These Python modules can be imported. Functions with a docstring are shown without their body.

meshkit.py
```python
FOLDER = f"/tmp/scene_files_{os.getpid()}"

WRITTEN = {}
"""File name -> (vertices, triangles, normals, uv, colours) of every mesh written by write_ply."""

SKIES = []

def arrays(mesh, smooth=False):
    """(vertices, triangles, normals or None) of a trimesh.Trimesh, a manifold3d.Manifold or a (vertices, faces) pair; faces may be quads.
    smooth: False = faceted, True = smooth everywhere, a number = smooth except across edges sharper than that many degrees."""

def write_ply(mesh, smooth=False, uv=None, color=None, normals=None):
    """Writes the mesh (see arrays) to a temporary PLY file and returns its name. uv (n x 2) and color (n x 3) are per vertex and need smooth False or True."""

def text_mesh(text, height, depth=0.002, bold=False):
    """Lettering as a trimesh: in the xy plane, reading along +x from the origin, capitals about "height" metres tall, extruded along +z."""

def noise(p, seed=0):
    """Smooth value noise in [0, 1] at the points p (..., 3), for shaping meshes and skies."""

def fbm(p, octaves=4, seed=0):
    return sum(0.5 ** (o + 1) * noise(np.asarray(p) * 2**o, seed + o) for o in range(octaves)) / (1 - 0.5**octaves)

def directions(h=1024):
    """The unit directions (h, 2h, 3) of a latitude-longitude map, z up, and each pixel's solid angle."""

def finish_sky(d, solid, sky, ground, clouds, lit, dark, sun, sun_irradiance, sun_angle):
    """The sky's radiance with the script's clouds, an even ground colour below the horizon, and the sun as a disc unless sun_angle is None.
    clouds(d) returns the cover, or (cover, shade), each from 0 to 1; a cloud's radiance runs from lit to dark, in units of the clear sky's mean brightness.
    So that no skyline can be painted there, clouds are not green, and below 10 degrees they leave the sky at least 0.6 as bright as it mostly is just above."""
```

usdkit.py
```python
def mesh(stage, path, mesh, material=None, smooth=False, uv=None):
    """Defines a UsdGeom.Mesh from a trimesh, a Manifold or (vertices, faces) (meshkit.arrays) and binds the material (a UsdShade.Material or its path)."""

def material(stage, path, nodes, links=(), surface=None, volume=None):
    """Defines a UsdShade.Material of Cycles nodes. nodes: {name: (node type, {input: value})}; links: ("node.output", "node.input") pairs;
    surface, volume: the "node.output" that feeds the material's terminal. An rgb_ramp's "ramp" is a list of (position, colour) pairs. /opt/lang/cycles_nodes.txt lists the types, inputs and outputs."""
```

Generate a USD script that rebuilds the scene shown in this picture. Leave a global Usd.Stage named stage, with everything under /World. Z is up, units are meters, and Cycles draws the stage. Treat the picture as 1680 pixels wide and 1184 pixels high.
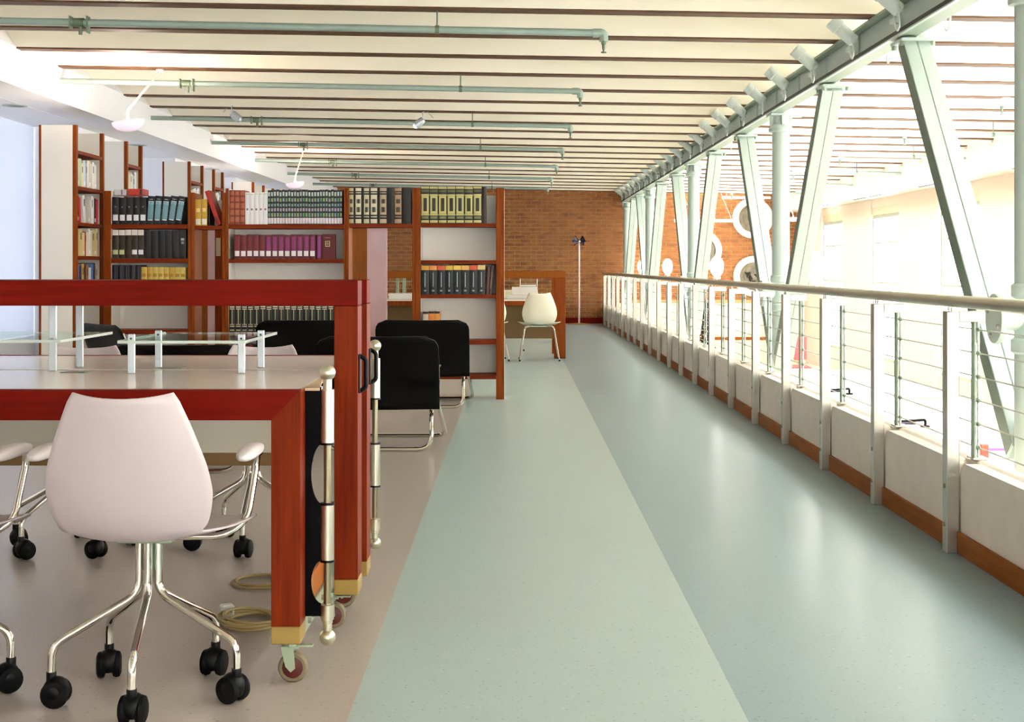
import math, random
import numpy as np
import trimesh
from shapely import affinity
from shapely.geometry import Polygon, Point
import usdkit
from pxr import Usd, UsdGeom, UsdLux, Gf, Sdf

stage = Usd.Stage.CreateInMemory()
UsdGeom.SetStageUpAxis(stage, 'Z')
UsdGeom.SetStageMetersPerUnit(stage, 1.0)
UsdGeom.Xform.Define(stage, '/World')
rng = random.Random(7)
PI = math.pi

# ------------------------------------------------------------------ camera, sky, light, exposure
FPX, VX, VY, EYE = 2400.0, 845.0, 437.0, 1.12       # focal length in pixels, vanishing point, eye height
cam = UsdGeom.Camera.Define(stage, '/World/camera')
cam.CreateHorizontalApertureAttr(36.0)
cam.CreateVerticalApertureAttr(36.0 * 1184 / 1680)
cam.CreateFocalLengthAttr(FPX * 36 / 1680)
cam.CreateHorizontalApertureOffsetAttr((840 - VX) * 36 / 1680)
cam.CreateVerticalApertureOffsetAttr((VY - 592) * 36 / 1680)
cam.CreateClippingRangeAttr(Gf.Vec2f(0.05, 500))
cam.CreateExposureAttr(1.0)
x = UsdGeom.Xformable(cam)
x.AddTranslateOp().Set(Gf.Vec3d(0, 0, EYE))
x.AddRotateXOp().Set(90.0)

sky = UsdLux.DomeLight.Define(stage, '/World/sky')
sky.CreateIntensityAttr(2.6)
sky.CreateColorAttr(Gf.Vec3f(0.985, 0.99, 1.0))


def wx(px, d): return (px - VX) * d / FPX
def wz(py, d): return EYE - (py - VY) * d / FPX


# ------------------------------------------------------------------ helpers
def lin(r, g, b):
    return tuple(((c / 255) / 12.92 if c / 255 <= 0.04045 else ((c / 255 + 0.055) / 1.055) ** 2.4) for c in (r, g, b))


used = {}
bad_labels = []


def numbered(path):
    n = used.get(path, 0)
    used[path] = n + 1
    return path if n == 0 else '%s_%03d' % (path, n)


def setdata(p, **kw):
    for k, v in kw.items():
        if v:
            if k == 'label' and not p.GetCustomDataByKey('part'):
                n = len(v.split())
                if not 4 <= n <= 16:
                    bad_labels.append(v)
            p.SetCustomDataByKey(k, v)


def thing(name, label=None, cat=None, loc=(0, 0, 0), rotz=0.0, group=None, kind=None, roty=0.0, rotx=0.0):
    xf = UsdGeom.Xform.Define(stage, numbered('/World/' + name))
    xf.AddTranslateOp().Set(Gf.Vec3d(*map(float, loc)))
    if rotz: xf.AddRotateZOp().Set(float(rotz))
    if roty: xf.AddRotateYOp().Set(float(roty))
    if rotx: xf.AddRotateXOp().Set(float(rotx))
    setdata(xf.GetPrim(), label=label, category=cat, group=group, kind=kind)
    return xf.GetPrim()


def obj(name, mesh, m, parent=None, smooth=30, label=None, cat=None, group=None, kind=None):
    smooth = False if smooth is not True and smooth == 0 else smooth
    base = str(parent.GetPath()) if parent is not None else '/World'
    g = usdkit.mesh(stage, numbered(base + '/' + name), mesh, m, smooth=smooth)
    p = g.GetPrim()
    if label and parent is not None: p.SetCustomDataByKey('label', label)
    elif label: setdata(p, label=label)
    setdata(p, category=cat, group=group, kind=kind)
    return p


def dup(root, loc, rotz=0.0, label=None, group=None, name=None):
    was = root.GetCustomData()
    base = name or str(root.GetPath()).split('/')[-1]
    r = thing(base, label or was.get('label'), was.get('category'), loc, rotz, group or was.get('group'), was.get('kind'))
    # a class-like reference to the first thing's parts
    r.GetReferences().AddInternalReference(root.GetPath())
    r.SetInstanceable(True)
    return r


def box(x0, x1, y0, y1, z0, z1, c=0.0):
    x0, x1 = min(x0, x1), max(x0, x1); y0, y1 = min(y0, y1), max(y0, y1); z0, z1 = min(z0, z1), max(z0, z1)
    if c <= 0:
        m = trimesh.creation.box((x1 - x0, y1 - y0, z1 - z0))
        m.apply_translation(((x0 + x1) / 2, (y0 + y1) / 2, (z0 + z1) / 2))
        return m
    c = min(c, .45 * min(x1 - x0, y1 - y0, z1 - z0))
    pts = []
    for X, sx in ((x0, 1), (x1, -1)):
        for Y, sy in ((y0, 1), (y1, -1)):
            for Z, sz in ((z0, 1), (z1, -1)):
                pts += [(X, Y + sy * c, Z + sz * c), (X + sx * c, Y, Z + sz * c), (X + sx * c, Y + sy * c, Z)]
    return trimesh.Trimesh(*hull(pts), process=False)


def hull(pts):
    h = trimesh.convex.convex_hull(np.array(pts))
    return h.vertices, h.faces


def cat(*ms):
    ms = [m for m in (ms[0] if len(ms) == 1 and isinstance(ms[0], (list, tuple)) else ms)]
    return trimesh.util.concatenate(ms)


def tfm(m, loc=(0, 0, 0), rx=0, ry=0, rz=0):
    T = trimesh.transformations
    m = m.copy()
    if rx: m.apply_transform(T.rotation_matrix(math.radians(rx), (1, 0, 0)))
    if ry: m.apply_transform(T.rotation_matrix(math.radians(ry), (0, 1, 0)))
    if rz: m.apply_transform(T.rotation_matrix(math.radians(rz), (0, 0, 1)))
    m.apply_translation(loc)
    return m


def fillet(path, bend, seg=5):
    p = [np.array(q, float) for q in path]
    out = [p[0]]
    for a, b, c in zip(p[:-2], p[1:-1], p[2:]):
        u, v = a - b, c - b
        lu, lv = np.linalg.norm(u), np.linalg.norm(v)
        k = min(bend, .48 * lu, .48 * lv)
        s, e = b + u / lu * k, b + v / lv * k
        for t in np.linspace(0, 1, seg + 1):
            out.append((1 - t) ** 2 * s + 2 * t * (1 - t) * b + t * t * e)
    out.append(p[-1])
    return np.array(out)


def tube(path, r, n=10, bend=0.03, closed=False):
    P = fillet(path, bend) if bend and not closed else np.array(path, float)
    N = len(P)
    if closed:
        t = np.roll(P, -1, 0) - np.roll(P, 1, 0)
    else:
        t = np.gradient(P, axis=0)
    t /= np.linalg.norm(t, axis=1, keepdims=True) + 1e-12
    a = np.cross(t[0], (0, 0, 1.0) if abs(t[0][2]) < .9 else (1.0, 0, 0)); a /= np.linalg.norm(a)
    A = []
    for k in range(N):
        a = a - t[k] * np.dot(a, t[k]); a /= np.linalg.norm(a); A.append(a)
    A = np.array(A); B = np.cross(t, A)
    R = np.broadcast_to(np.asarray(r, float), (N,))[:, None, None]
    ang = np.arange(n) * 2 * PI / n
    v = (P[:, None] + R * (np.cos(ang)[None, :, None] * A[:, None] + np.sin(ang)[None, :, None] * B[:, None])).reshape(-1, 3)
    f = []
    for i in range(N if closed else N - 1):
        j = (i + 1) % N
        for k in range(n):
            q = (k + 1) % n
            f += [(i * n + k, i * n + q, j * n + q), (i * n + k, j * n + q, j * n + k)]
    if not closed:
        v = np.vstack([v, P[0], P[-1]])
        c0, c1 = N * n, N * n + 1
        for k in range(n):
            q = (k + 1) % n
            f += [(c0, q, k), (c1, (N - 1) * n + k, (N - 1) * n + q)]
    m = trimesh.Trimesh(v, np.array(f), process=False)
    return m


def lathe(prof, n=24, axis='z'):
    prof = np.array(prof, float)
    v, f = [], []
    ang = np.arange(n) * 2 * PI / n
    for r, z in prof:
        v += [(r * math.cos(a), r * math.sin(a), z) for a in ang]
    for i in range(len(prof) - 1):
        for k in range(n):
            q = (k + 1) % n
            f += [(i * n + k, i * n + q, (i + 1) * n + q), (i * n + k, (i + 1) * n + q, (i + 1) * n + k)]
    m = trimesh.Trimesh(np.array(v), np.array(f), process=False)
    m = trimesh.Trimesh(m.vertices, m.faces[m.area_faces > 1e-12], process=True)
    if axis == 'x': m = tfm(m, ry=90)
    if axis == 'y': m = tfm(m, rx=-90)
    return m


def cyl(p, q, r, n=14):
    return tube([p, q], r, n, 0)


def ball(c, r, sub=2, s=(1, 1, 1)):
    m = trimesh.creation.icosphere(sub, r)
    m.apply_scale(s)
    m.apply_translation(c)
    return m


def ext_xz(poly, y0, y1):
    """polygon given in (x, z), extruded from y0 to y1"""
    poly = poly if hasattr(poly, 'exterior') else Polygon(poly)
    m = trimesh.creation.extrude_polygon(poly, y1 - y0, engine='earcut')
    v = m.vertices.copy()
    m = trimesh.Trimesh(np.stack([v[:, 0], y1 - v[:, 2], v[:, 1]], 1), m.faces, process=False)
    return m


def ext_yz(poly, x0, x1):
    poly = poly if hasattr(poly, 'exterior') else Polygon(poly)
    m = trimesh.creation.extrude_polygon(poly, x1 - x0, engine='earcut')
    v = m.vertices.copy()
    return trimesh.Trimesh(np.stack([x0 + v[:, 2], v[:, 0], v[:, 1]], 1), m.faces, process=False)


# ------------------------------------------------------------------ materials
MATS = {}


def mat(name, col, rough=.5, metal=0.0, var=0.0, scale=(6, 6, 6), detail=3, bump=0.0, coat=0.0, spec=.5, space='object', col2=None, emit=0.0, aniso=0.0):
    n = {'p': ('principled_bsdf', {'base_color': col, 'roughness': rough, 'metallic': metal, 'coat_weight': coat, 'coat_roughness': .12, 'specular_ior_level': spec})}
    l = []
    if emit: n['p'][1].update({'emission_color': col, 'emission_strength': emit})
    if var or bump or col2:
        n['tc'] = ('texture_coordinate', {}) if space == 'object' else ('geometry', {})
        n['mp'] = ('mapping', {'scale': scale})
        n['no'] = ('noise_texture', {'scale': 1.0, 'detail': float(detail), 'roughness': .6})
        l += [('tc.object' if space == 'object' else 'tc.position', 'mp.vector'), ('mp.vector', 'no.vector')]
        c1 = tuple(c * (1 - var) for c in col); c2 = col2 or tuple(min(1, c * (1 + var)) for c in col)
        n['ra'] = ('rgb_ramp', {'ramp': [(.3, c1), (.7, c2)]})
        l += [('no.fac', 'ra.fac'), ('ra.color', 'p.base_color')]
        if bump:
            n['bu'] = ('bump', {'strength': bump, 'distance': .01})
            l += [('no.fac', 'bu.height'), ('bu.normal', 'p.normal')]
    MATS[name] = usdkit.material(stage, '/World/Looks/' + name, n, l, surface='p.BSDF')
    return MATS[name]


CHERRY = lin(158, 62, 24)
CHERRY2 = lin(182, 84, 36)
mat('cherry_upright', lin(132, 56, 12), .5, var=.2, col2=lin(152, 74, 18), scale=(55, 55, 3), spec=.12)
mat('cherry_beam', lin(112, 12, 1), .5, var=.18, col2=lin(126, 18, 2), scale=(3, 55, 55), spec=.10)
mat('cherry_leg', lin(116, 28, 3), .48, var=.2, col2=lin(136, 46, 7), scale=(55, 55, 3), spec=.12)
mat('cherry_shelf', lin(118, 40, 10), .5, var=.18, col2=lin(138, 54, 16), scale=(3, 50, 50), spec=.12)
mat('orange_veneer', lin(164, 90, 34), .42, var=.12, col2=lin(180, 106, 44), scale=(40, 40, 2), spec=.2)
mat('lilac_board_and_sheen', lin(236, 200, 206), .3, coat=.3)  # pale board colour, also the reflection painted on half the veneered panel
mat('skirting_wood', lin(140, 74, 18), .5, var=.15, col2=lin(158, 88, 24), scale=(40, 3, 40), spec=.12)
mat('brass_shoe', lin(172, 142, 76), .42, metal=.35)
mat('laminate', lin(236, 220, 212), .16, spec=.35)
mat('laminate_edge', lin(214, 186, 150), .35)
mat('board_cream', lin(212, 206, 188), .5)
mat('panel_white', lin(240, 236, 226), .45)
mat('wall_white', lin(240, 239, 240), .6, var=.01, scale=(2, 2, 2), space='position')
mat('ceiling_paint', lin(246, 240, 224), .7, var=.01, scale=(2, 2, 2), space='position')
mat('joist_paint', lin(246, 240, 224), .7, var=.015, scale=(1, 4, 4), space='position')
mat('joist_strip', lin(92, 62, 34), .6, var=.15, scale=(3, 20, 20), space='position')
mat('hall_cream', lin(222, 208, 182), .6)
mat('hall_wall', lin(222, 210, 194), .6)
mat('hall_floor', lin(206, 198, 182), .35)
mat('concrete', lin(232, 220, 206), .75, var=.04, scale=(9, 9, 9), detail=5, bump=.08, space='position')
mat('steel_paint', lin(188, 203, 196), .45, var=.02, scale=(3, 3, 3), space='position')
mat('steel_flange', lin(150, 166, 148), .5)
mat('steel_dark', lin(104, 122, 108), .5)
mat('track_black', lin(18, 20, 20), .5)
mat('spot_grey', lin(208, 220, 218), .4)
mat('pipe_paint', lin(160, 180, 170), .42, metal=.1, var=.06, scale=(12, 12, 12))
mat('pipe_fitting', lin(112, 130, 108), .45, metal=.3)
mat('stainless', lin(206, 204, 194), .28, metal=.85)
mat('brushed_rail', lin(188, 184, 164), .3, metal=.85)
mat('satin_nickel', lin(205, 200, 180), .3, metal=.9)
mat('rod_steel', lin(150, 142, 116), .3, metal=.9)
mat('aluminium', lin(205, 214, 220), .35, metal=.6)
mat('chrome', lin(226, 222, 212), .08, metal=1.0)
mat('zinc', lin(170, 184, 160), .4, metal=.6)
mat('black_plastic', lin(4, 5, 8), .4, spec=.2)
mat('black_rubber', lin(6, 6, 7), .6, spec=.15)
mat('black_plate', lin(3, 3, 5), .5, spec=.08)
mat('black_leather', lin(4, 4, 5), .42, var=.3, scale=(60, 60, 60), bump=.1, spec=.18)
mat('shell_white', lin(208, 194, 196), .32, coat=.15)
mat('shell_cream', lin(246, 236, 210), .32, coat=.15)
mat('pad_grey', lin(222, 214, 214), .35)
mat('wheel_maroon', lin(92, 26, 26), .4)
mat('tyre_beige', lin(130, 116, 88), .55)
mat('cord_beige', lin(164, 144, 92), .45)
mat('plug_white', lin(225, 222, 212), .4)
mat('grommet', lin(120, 104, 92), .4)
mat('tan_strip', lin(128, 98, 56), .5)
mat('lamp_bowl', lin(238, 218, 234), .25, emit=.3)
mat('lamp_stem', lin(240, 226, 224), .3)
mat('bulb', (1.0, .93, .82), .5, emit=6.0)
mat('globe_glass', (1.0, .95, .90), .3, emit=9.0)
mat('spot_lens', (1.0, .97, .9), .3, emit=4.0)
mat('ring_cream', lin(244, 238, 222), .5)
mat('relief_bronze', lin(120, 112, 92), .55, metal=.2, var=.4, scale=(9, 9, 9), bump=.3)
mat('relief_dark', lin(44, 42, 38), .5, metal=.3)
mat('red_plastic', lin(224, 90, 92), .4)
mat('red_post', lin(214, 92, 70), .5)
mat('violet_bar', lin(150, 110, 190), .4)
mat('leaf_dark', lin(30, 42, 26), .6, var=.4, scale=(14, 14, 14))
mat('terracotta', lin(150, 80, 50), .7)
mat('paper', lin(240, 238, 232), .7)
mat('slot_dark', lin(70, 72, 66), .6)
mat('downlight_dark', lin(60, 70, 84), .4)
mat('frame_grey', lin(168, 176, 160), .5)
mat('purple_head', lin(58, 40, 66), .4)


def lino(name, col, dark, light):
    n = {'g': ('geometry', {}),
         'a': ('noise_texture', {'scale': 70.0, 'detail': 1.0}), 'b': ('noise_texture', {'scale': 88.0, 'detail': 0.0}),
         'c': ('noise_texture', {'scale': 5.0, 'detail': 3.0}),
         'ra': ('rgb_ramp', {'ramp': [(.0, dark), (.245, dark), (.275, col), (.73, col), (.76, light), (1, light)]}),
         'rb': ('rgb_ramp', {'ramp': [(.0, (.62, .62, .62)), (.215, (.62, .62, .62)), (.235, (1, 1, 1)), (1, (1, 1, 1))]}),
         'rc': ('rgb_ramp', {'ramp': [(.3, (.98, .98, .98)), (.7, (1, 1, 1))]}),
         'm': ('mix', {'mix_type': 'multiply', 'fac': 1.0}), 'm2': ('mix', {'mix_type': 'multiply', 'fac': 1.0}),
         'p': ('principled_bsdf', {'roughness': .3, 'specular_ior_level': .5})}
    l = [('g.position', 'a.vector'), ('g.position', 'b.vector'), ('g.position', 'c.vector'), ('a.fac', 'ra.fac'), ('b.fac', 'rb.fac'), ('c.fac', 'rc.fac'),
         ('ra.color', 'm.color1'), ('rb.color', 'm.color2'), ('m.color', 'm2.color1'), ('rc.color', 'm2.color2'), ('m2.color', 'p.base_color')]
    MATS[name] = usdkit.material(stage, '/World/Looks/' + name, n, l, surface='p.BSDF')


lino('lino_beige', lin(178, 168, 160), lin(140, 131, 124), lin(198, 189, 182))
lino('lino_pale', lin(168, 188, 186), lin(134, 154, 152), lin(190, 207, 206))
lino('lino_blue', lin(130, 156, 164), lin(102, 128, 138), lin(156, 178, 184))

# bricks: tone varies from brick to brick
n = {'g': ('geometry', {}), 'mp': ('mapping', {'scale': (4.65, .3, 13.3)}), 'w': ('noise_texture', {'scale': .9, 'detail': 1.0}), 'f': ('noise_texture', {'scale': 60.0, 'detail': 4.0}),
     'ra': ('rgb_ramp', {'ramp': [(.3, lin(136, 78, 40)), (.45, lin(160, 98, 48)), (.58, lin(176, 112, 56)), (.7, lin(150, 88, 50))]}),
     'rf': ('rgb_ramp', {'ramp': [(.3, (.8, .8, .8)), (.7, (1, 1, 1))]}), 'm': ('mix', {'mix_type': 'multiply', 'fac': 1.0}),
     'bu': ('bump', {'strength': .25, 'distance': .01}), 'p': ('principled_bsdf', {'roughness': .8})}
MATS['brick'] = usdkit.material(stage, '/World/Looks/brick', n, [('g.position', 'mp.vector'), ('mp.vector', 'w.vector'), ('g.position', 'f.vector'), ('w.fac', 'ra.fac'), ('f.fac', 'rf.fac'),
    ('ra.color', 'm.color1'), ('rf.color', 'm.color2'), ('m.color', 'p.base_color'), ('f.fac', 'bu.height'), ('bu.normal', 'p.normal')], surface='p.BSDF')
mat('mortar', lin(184, 160, 112), .9, var=.08, scale=(20, 20, 20), space='position')


def pane_mat(name, tint, gloss, fac):
    MATS[name] = usdkit.material(stage, '/World/Looks/' + name, {'t': ('transparent_bsdf', {'color': tint}), 'g': ('glossy_bsdf', {'color': (1, 1, 1), 'roughness': gloss}), 'm': ('mix_closure', {'fac': fac})},
        [('t.BSDF', 'm.closure1'), ('g.BSDF', 'm.closure2')], surface='m.closure')


pane_mat('window_glass', (.97, .98, .97), .02, .04)
pane_mat('shelf_glass', (.86, .93, .89), .02, .18)
mat('glass_edge', lin(196, 210, 202), .2)
MATS['blind'] = usdkit.material(stage, '/World/Looks/blind', {'d': ('diffuse_bsdf', {'color': (.66, .67, .69)}), 't': ('translucent_bsdf', {'color': (.36, .38, .43)}), 'm': ('mix_closure', {'fac': .5})}, [('d.BSDF', 'm.closure1'), ('t.BSDF', 'm.closure2')], surface='m.closure')  # for the blinds added as daylight fill on the left wall
M = MATS

# ------------------------------------------------------------------ SETTING
Y0, Y1 = -9.0, 28.9
XL, XR = -4.1, 5.7
ZH = -0.75                                           # floor of the lower hall


def setting(name, label, loc=(0, 0, 0)):
    return thing(name, label, None, loc, kind='structure')


fl = setting('floor', 'speckled linoleum floor laid in beige, pale green and blue strips')
xs1, xs2 = -0.415, 0.575
obj('floor_strip', box(-4.6, xs1, Y0, Y1 + .2, -.14, 0), M['lino_beige'], fl, 0, label='beige linoleum strip under the tables')
obj('floor_strip', box(xs1, xs2, Y0, Y1 + .2, -.14, 0), M['lino_pale'], fl, 0, label='pale green linoleum strip along the middle')
obj('floor_strip', box(xs2, 1.875, Y0, Y1 + .2, -.14, 0), M['lino_blue'], fl, 0, label='grey blue linoleum strip along the parapet')
obj('slab_edge', box(1.86, 1.875, Y0, Y1, ZH, -.14), M['concrete'], fl, 0)
obj('hall_floor', box(1.875, XR + .4, Y0, Y1 + .2, ZH - .1, ZH), M['hall_floor'], fl, 0, label='pale floor of the lower hall')

# ceiling with joists that fall slightly to the right
ce = setting('ceiling', 'white ceiling with deep crosswise joists edged in dark brown')
obj('ceiling_slab', box(-4.6, 3.2, -7.0, Y1 + .2, 2.98, 3.1), M['ceiling_paint'], ce, 0)
obj('added_rooflight_glass', box(-4.6, 3.2, Y0, -7.0, 2.99, 3.0), M['window_glass'], ce, 0, label='glazed rooflight behind the camera')  # unseen roof opening added to let daylight onto the foreground
obj('ceiling_slab', box(4.3, XR + .4, Y0, Y1 + .2, 2.98, 3.1), M['ceiling_paint'], ce, 0)
obj('added_rooflight_glass', box(3.2, 4.3, Y0, Y1 + .2, 2.99, 3.0), M['window_glass'], ce, 0, label='glazed rooflight strip above the hall joists')  # unseen glazing added to brighten the hall from above
SL = .017


def sheared(m):
    v = m.vertices.copy(); v[:, 2] -= SL * v[:, 0]
    return trimesh.Trimesh(v, m.faces, process=False)


JOISTS = [8.45 + .937 * k for k in range(-18, 22)]
for yj in JOISTS:
    j = obj('joist', sheared(box(-3.62, 5.32, yj - .06, yj + .06, 2.602, 2.99)), M['joist_paint'], ce, 0)
    obj('underside_strip', sheared(box(-3.56, 5.26, yj - .058, yj + .058, 2.59, 2.6025)), M['joist_strip'], j, 0)

# left wall: bulkhead, soffit, piers and added windows with blinds
wl = setting('wall_left', 'white left wall with a boxed bulkhead, recessed soffit and piers')
obj('bulkhead', ext_xz([(-3.5, 2.385), (-3.5, 2.66), (-3.72, 3.0), (-3.85, 3.0), (-3.85, 2.385)], Y0, Y1), M['wall_white'], wl, 0)
obj('soffit', box(-4.6, -3.86, Y0, Y1, 2.385, 2.5), M['wall_white'], wl, 0)
for k in range(-2, 9):
    yc = -1.0 + 3.75 * k
    if yc - .75 > 12: pass
    obj('pier', box(-4.6, -3.95, yc - .75, yc + .75, 0, 2.384, .004), M['wall_white'], wl, 0)
NW = 0
for k in range(-2, 9):
    ya, yb = -1.0 + 3.75 * k + .75, -1.0 + 3.75 * (k + 1) - .75
    if yb > 28.9: yb = 28.9
    if yb - ya < .4: continue
    if ya > 10:
        NW += 1
        w = thing('window_%d' % (10 + NW), 'left wall window behind a pale translucent blind, %s recess from the camera' % ('first second third fourth fifth sixth seventh'.split()[NW - 1]), None, (-4.36, ya, 0), kind='structure')
        obj('added_blind', box(0, .004, .003, yb - ya - .003, .5, 2.384), M['blind'], w, 0)  # blind added so that daylight through it fills the left side
        obj('window_apron', box(-.2, .01, .003, yb - ya - .003, 0, .499), M['wall_white'], w, 0)
    elif ya > -99:
        obj('recess_panel', box(-4.6, -4.32, ya + .002, yb - .002, 0, 2.384), M['wall_white'], wl, 0)
    else:
        obj('window_sill', box(-4.6, -4.3, ya + .002, yb - .002, 0, .5), M['wall_white'], wl, 0)
for k in range(3):
    yd = 11.5 + 3.74 * k
    dl = thing('recessed_downlight', 'recessed round downlight in the left soffit, %s from the camera' % ('nearest', 'second', 'third')[k], 'light', (-3.93, yd, 2.385), group='soffit downlights')
    obj('trim_ring', tfm(lathe([(.07, -.006), (.095, -.006), (.098, 0), (.07, 0), (.07, -.006)], 20)), M['frame_grey'], dl)
    obj('lens', lathe([(0, -.003), (.07, -.003), (.07, 0), (0, 0)], 20), M['downlight_dark'], dl)

# right wall of the lower hall with tall windows
wr = setting('wall_right', 'white right wall of the lower hall with piers between tall windows')
PW, WW, W0 = 3.75, 1.75, 25.45
obj('bulkhead', ext_xz([(5.2, 2.19), (XR + .4, 2.19), (XR + .4, 2.99), (5.2, 2.99)], Y0, Y1), M['hall_wall'], wr, 0)
edges = []
for k in range(9):
    a = W0 - PW * k
    edges.append((a, a + WW))
edges = [e for e in edges if e[0] > Y0]
prev = Y1
for k, (a, b) in enumerate(edges):
    obj('pier', box(XR, XR + .12, b, prev, ZH, 2.19), M['hall_wall'], wr, 0)
    obj('lintel', box(XR + .02, XR + .12, a, b, 2.06, 2.19), M['hall_wall'], wr, 0)
    obj('reveal_panel', box(XR + .03, XR + .12, a, b, 1.93, 2.06), M['hall_cream'], wr, 0)
    obj('window_sill', box(XR + .01, XR + .12, a, b, ZH, -.35), M['hall_cream'], wr, 0)
    obj('slot_vent', cat(box(5.42, 5.45, a - .05, a + .75, 2.184, 2.192), box(5.42, 5.45, a + .95, a + 1.75, 2.184, 2.192)), M['slot_dark'], wr, 0)
    w = thing('window_%d' % (k + 1), 'tall bright hall window, %s from the brick wall' % ('first second third fourth fifth sixth seventh eighth ninth tenth'.split()[k]), None, (XR + .07, a, -.35), kind='structure')
    H = 1.93 + .35
    obj('window_frame', cat(box(-.03, .03, 0, .045, 0, H), box(-.03, .03, WW - .045, WW, 0, H), box(-.03, .03, .045, WW - .045, 0, .05), box(-.03, .03, .045, WW - .045, H - .05, H)), M['frame_grey'], w, 0)
    obj('glazing_bar', box(-.02, .02, .045, WW - .045, 1.20, 1.225), M['frame_grey'], w, 0)
    obj('glazing_bar', box(-.02, .02, .045, WW - .045, 1.83, 1.855), M['frame_grey'], w, 0)
    for z0, z1 in ((.05, 1.2), (1.225, 1.83), (1.855, H - .05)):
        obj('pane', box(-.003, .003, .045, WW - .045, z0, z1), M['window_glass'], w, 0)
    prev = a
obj('pier', box(XR, XR + .12, Y0, prev, ZH, 2.19), M['hall_wall'], wr, 0)

wf = setting('wall_front', 'white wall behind the camera with a wide window opening')
obj('wall_lower', box(-4.6, XR + .4, Y0 - .12, Y0, ZH, .8), M['wall_white'], wf, 0)
obj('wall_upper', box(-4.6, XR + .4, Y0 - .12, Y0, 2.3, 3.1), M['wall_white'], wf, 0)
for q, q2 in ((-4.6, 1.0), (4.9, 5.8)):  # gap between these piers is left open to admit fill light
    obj('pier', box(q, q2, Y0 - .12, Y0, .8, 2.3), M['wall_white'], wf, 0)

# back wall of single bricks
wb = setting('wall_back', 'orange brown brick end wall with pale mortar joints')
obj('mortar_bed', box(-4.6, XR + .4, Y1, Y1 + .25, ZH, 2.99), M['mortar'], wb, 0)
BL, BH = .214, .0752
singles, rest = [], []
for r in range(40):
    z = .012 + r * BH
    if z + .066 > 2.97: break
    for c in range(-22, 28):
        x0 = c * BL + (BL / 2 if r % 2 else 0)
        x1 = x0 + .204
        if x0 < -4.1 or x1 > XR: continue
        if x0 > 2.05 and z < .40: continue
        d = .008 + .004 * rng.random()
        b = box(x0 + rng.uniform(0, .003), x1 - rng.uniform(0, .003), Y1 - d, Y1 + .02, z, z + .066 - rng.uniform(0, .003))
        if -.02 < x0 and x1 < 1.98 and .15 < z < 2.5: singles.append(b)
        else: rest.append(b)
for b in singles[:300]: obj('brick', b, M['brick'], wb, 0)
rest += singles[300:]
obj('brickwork', cat(rest), M['brick'], wb, 0, kind='stuff')
obj('plaster_dado', box(2.05, XR, Y1 - .02, Y1, ZH, .395), M['hall_cream'], wb, 0, label='cream plaster below the bricks of the hall end')
obj('dado_rail', box(2.05, XR, Y1 - .035, Y1 - .018, -.33, -.27), M['skirting_wood'], wb, 0)
obj('skirting', box(-4.1, 1.86, Y1 - .03, Y1 - .012, .0, .11), M['cherry_beam'], wb, 0)

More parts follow.
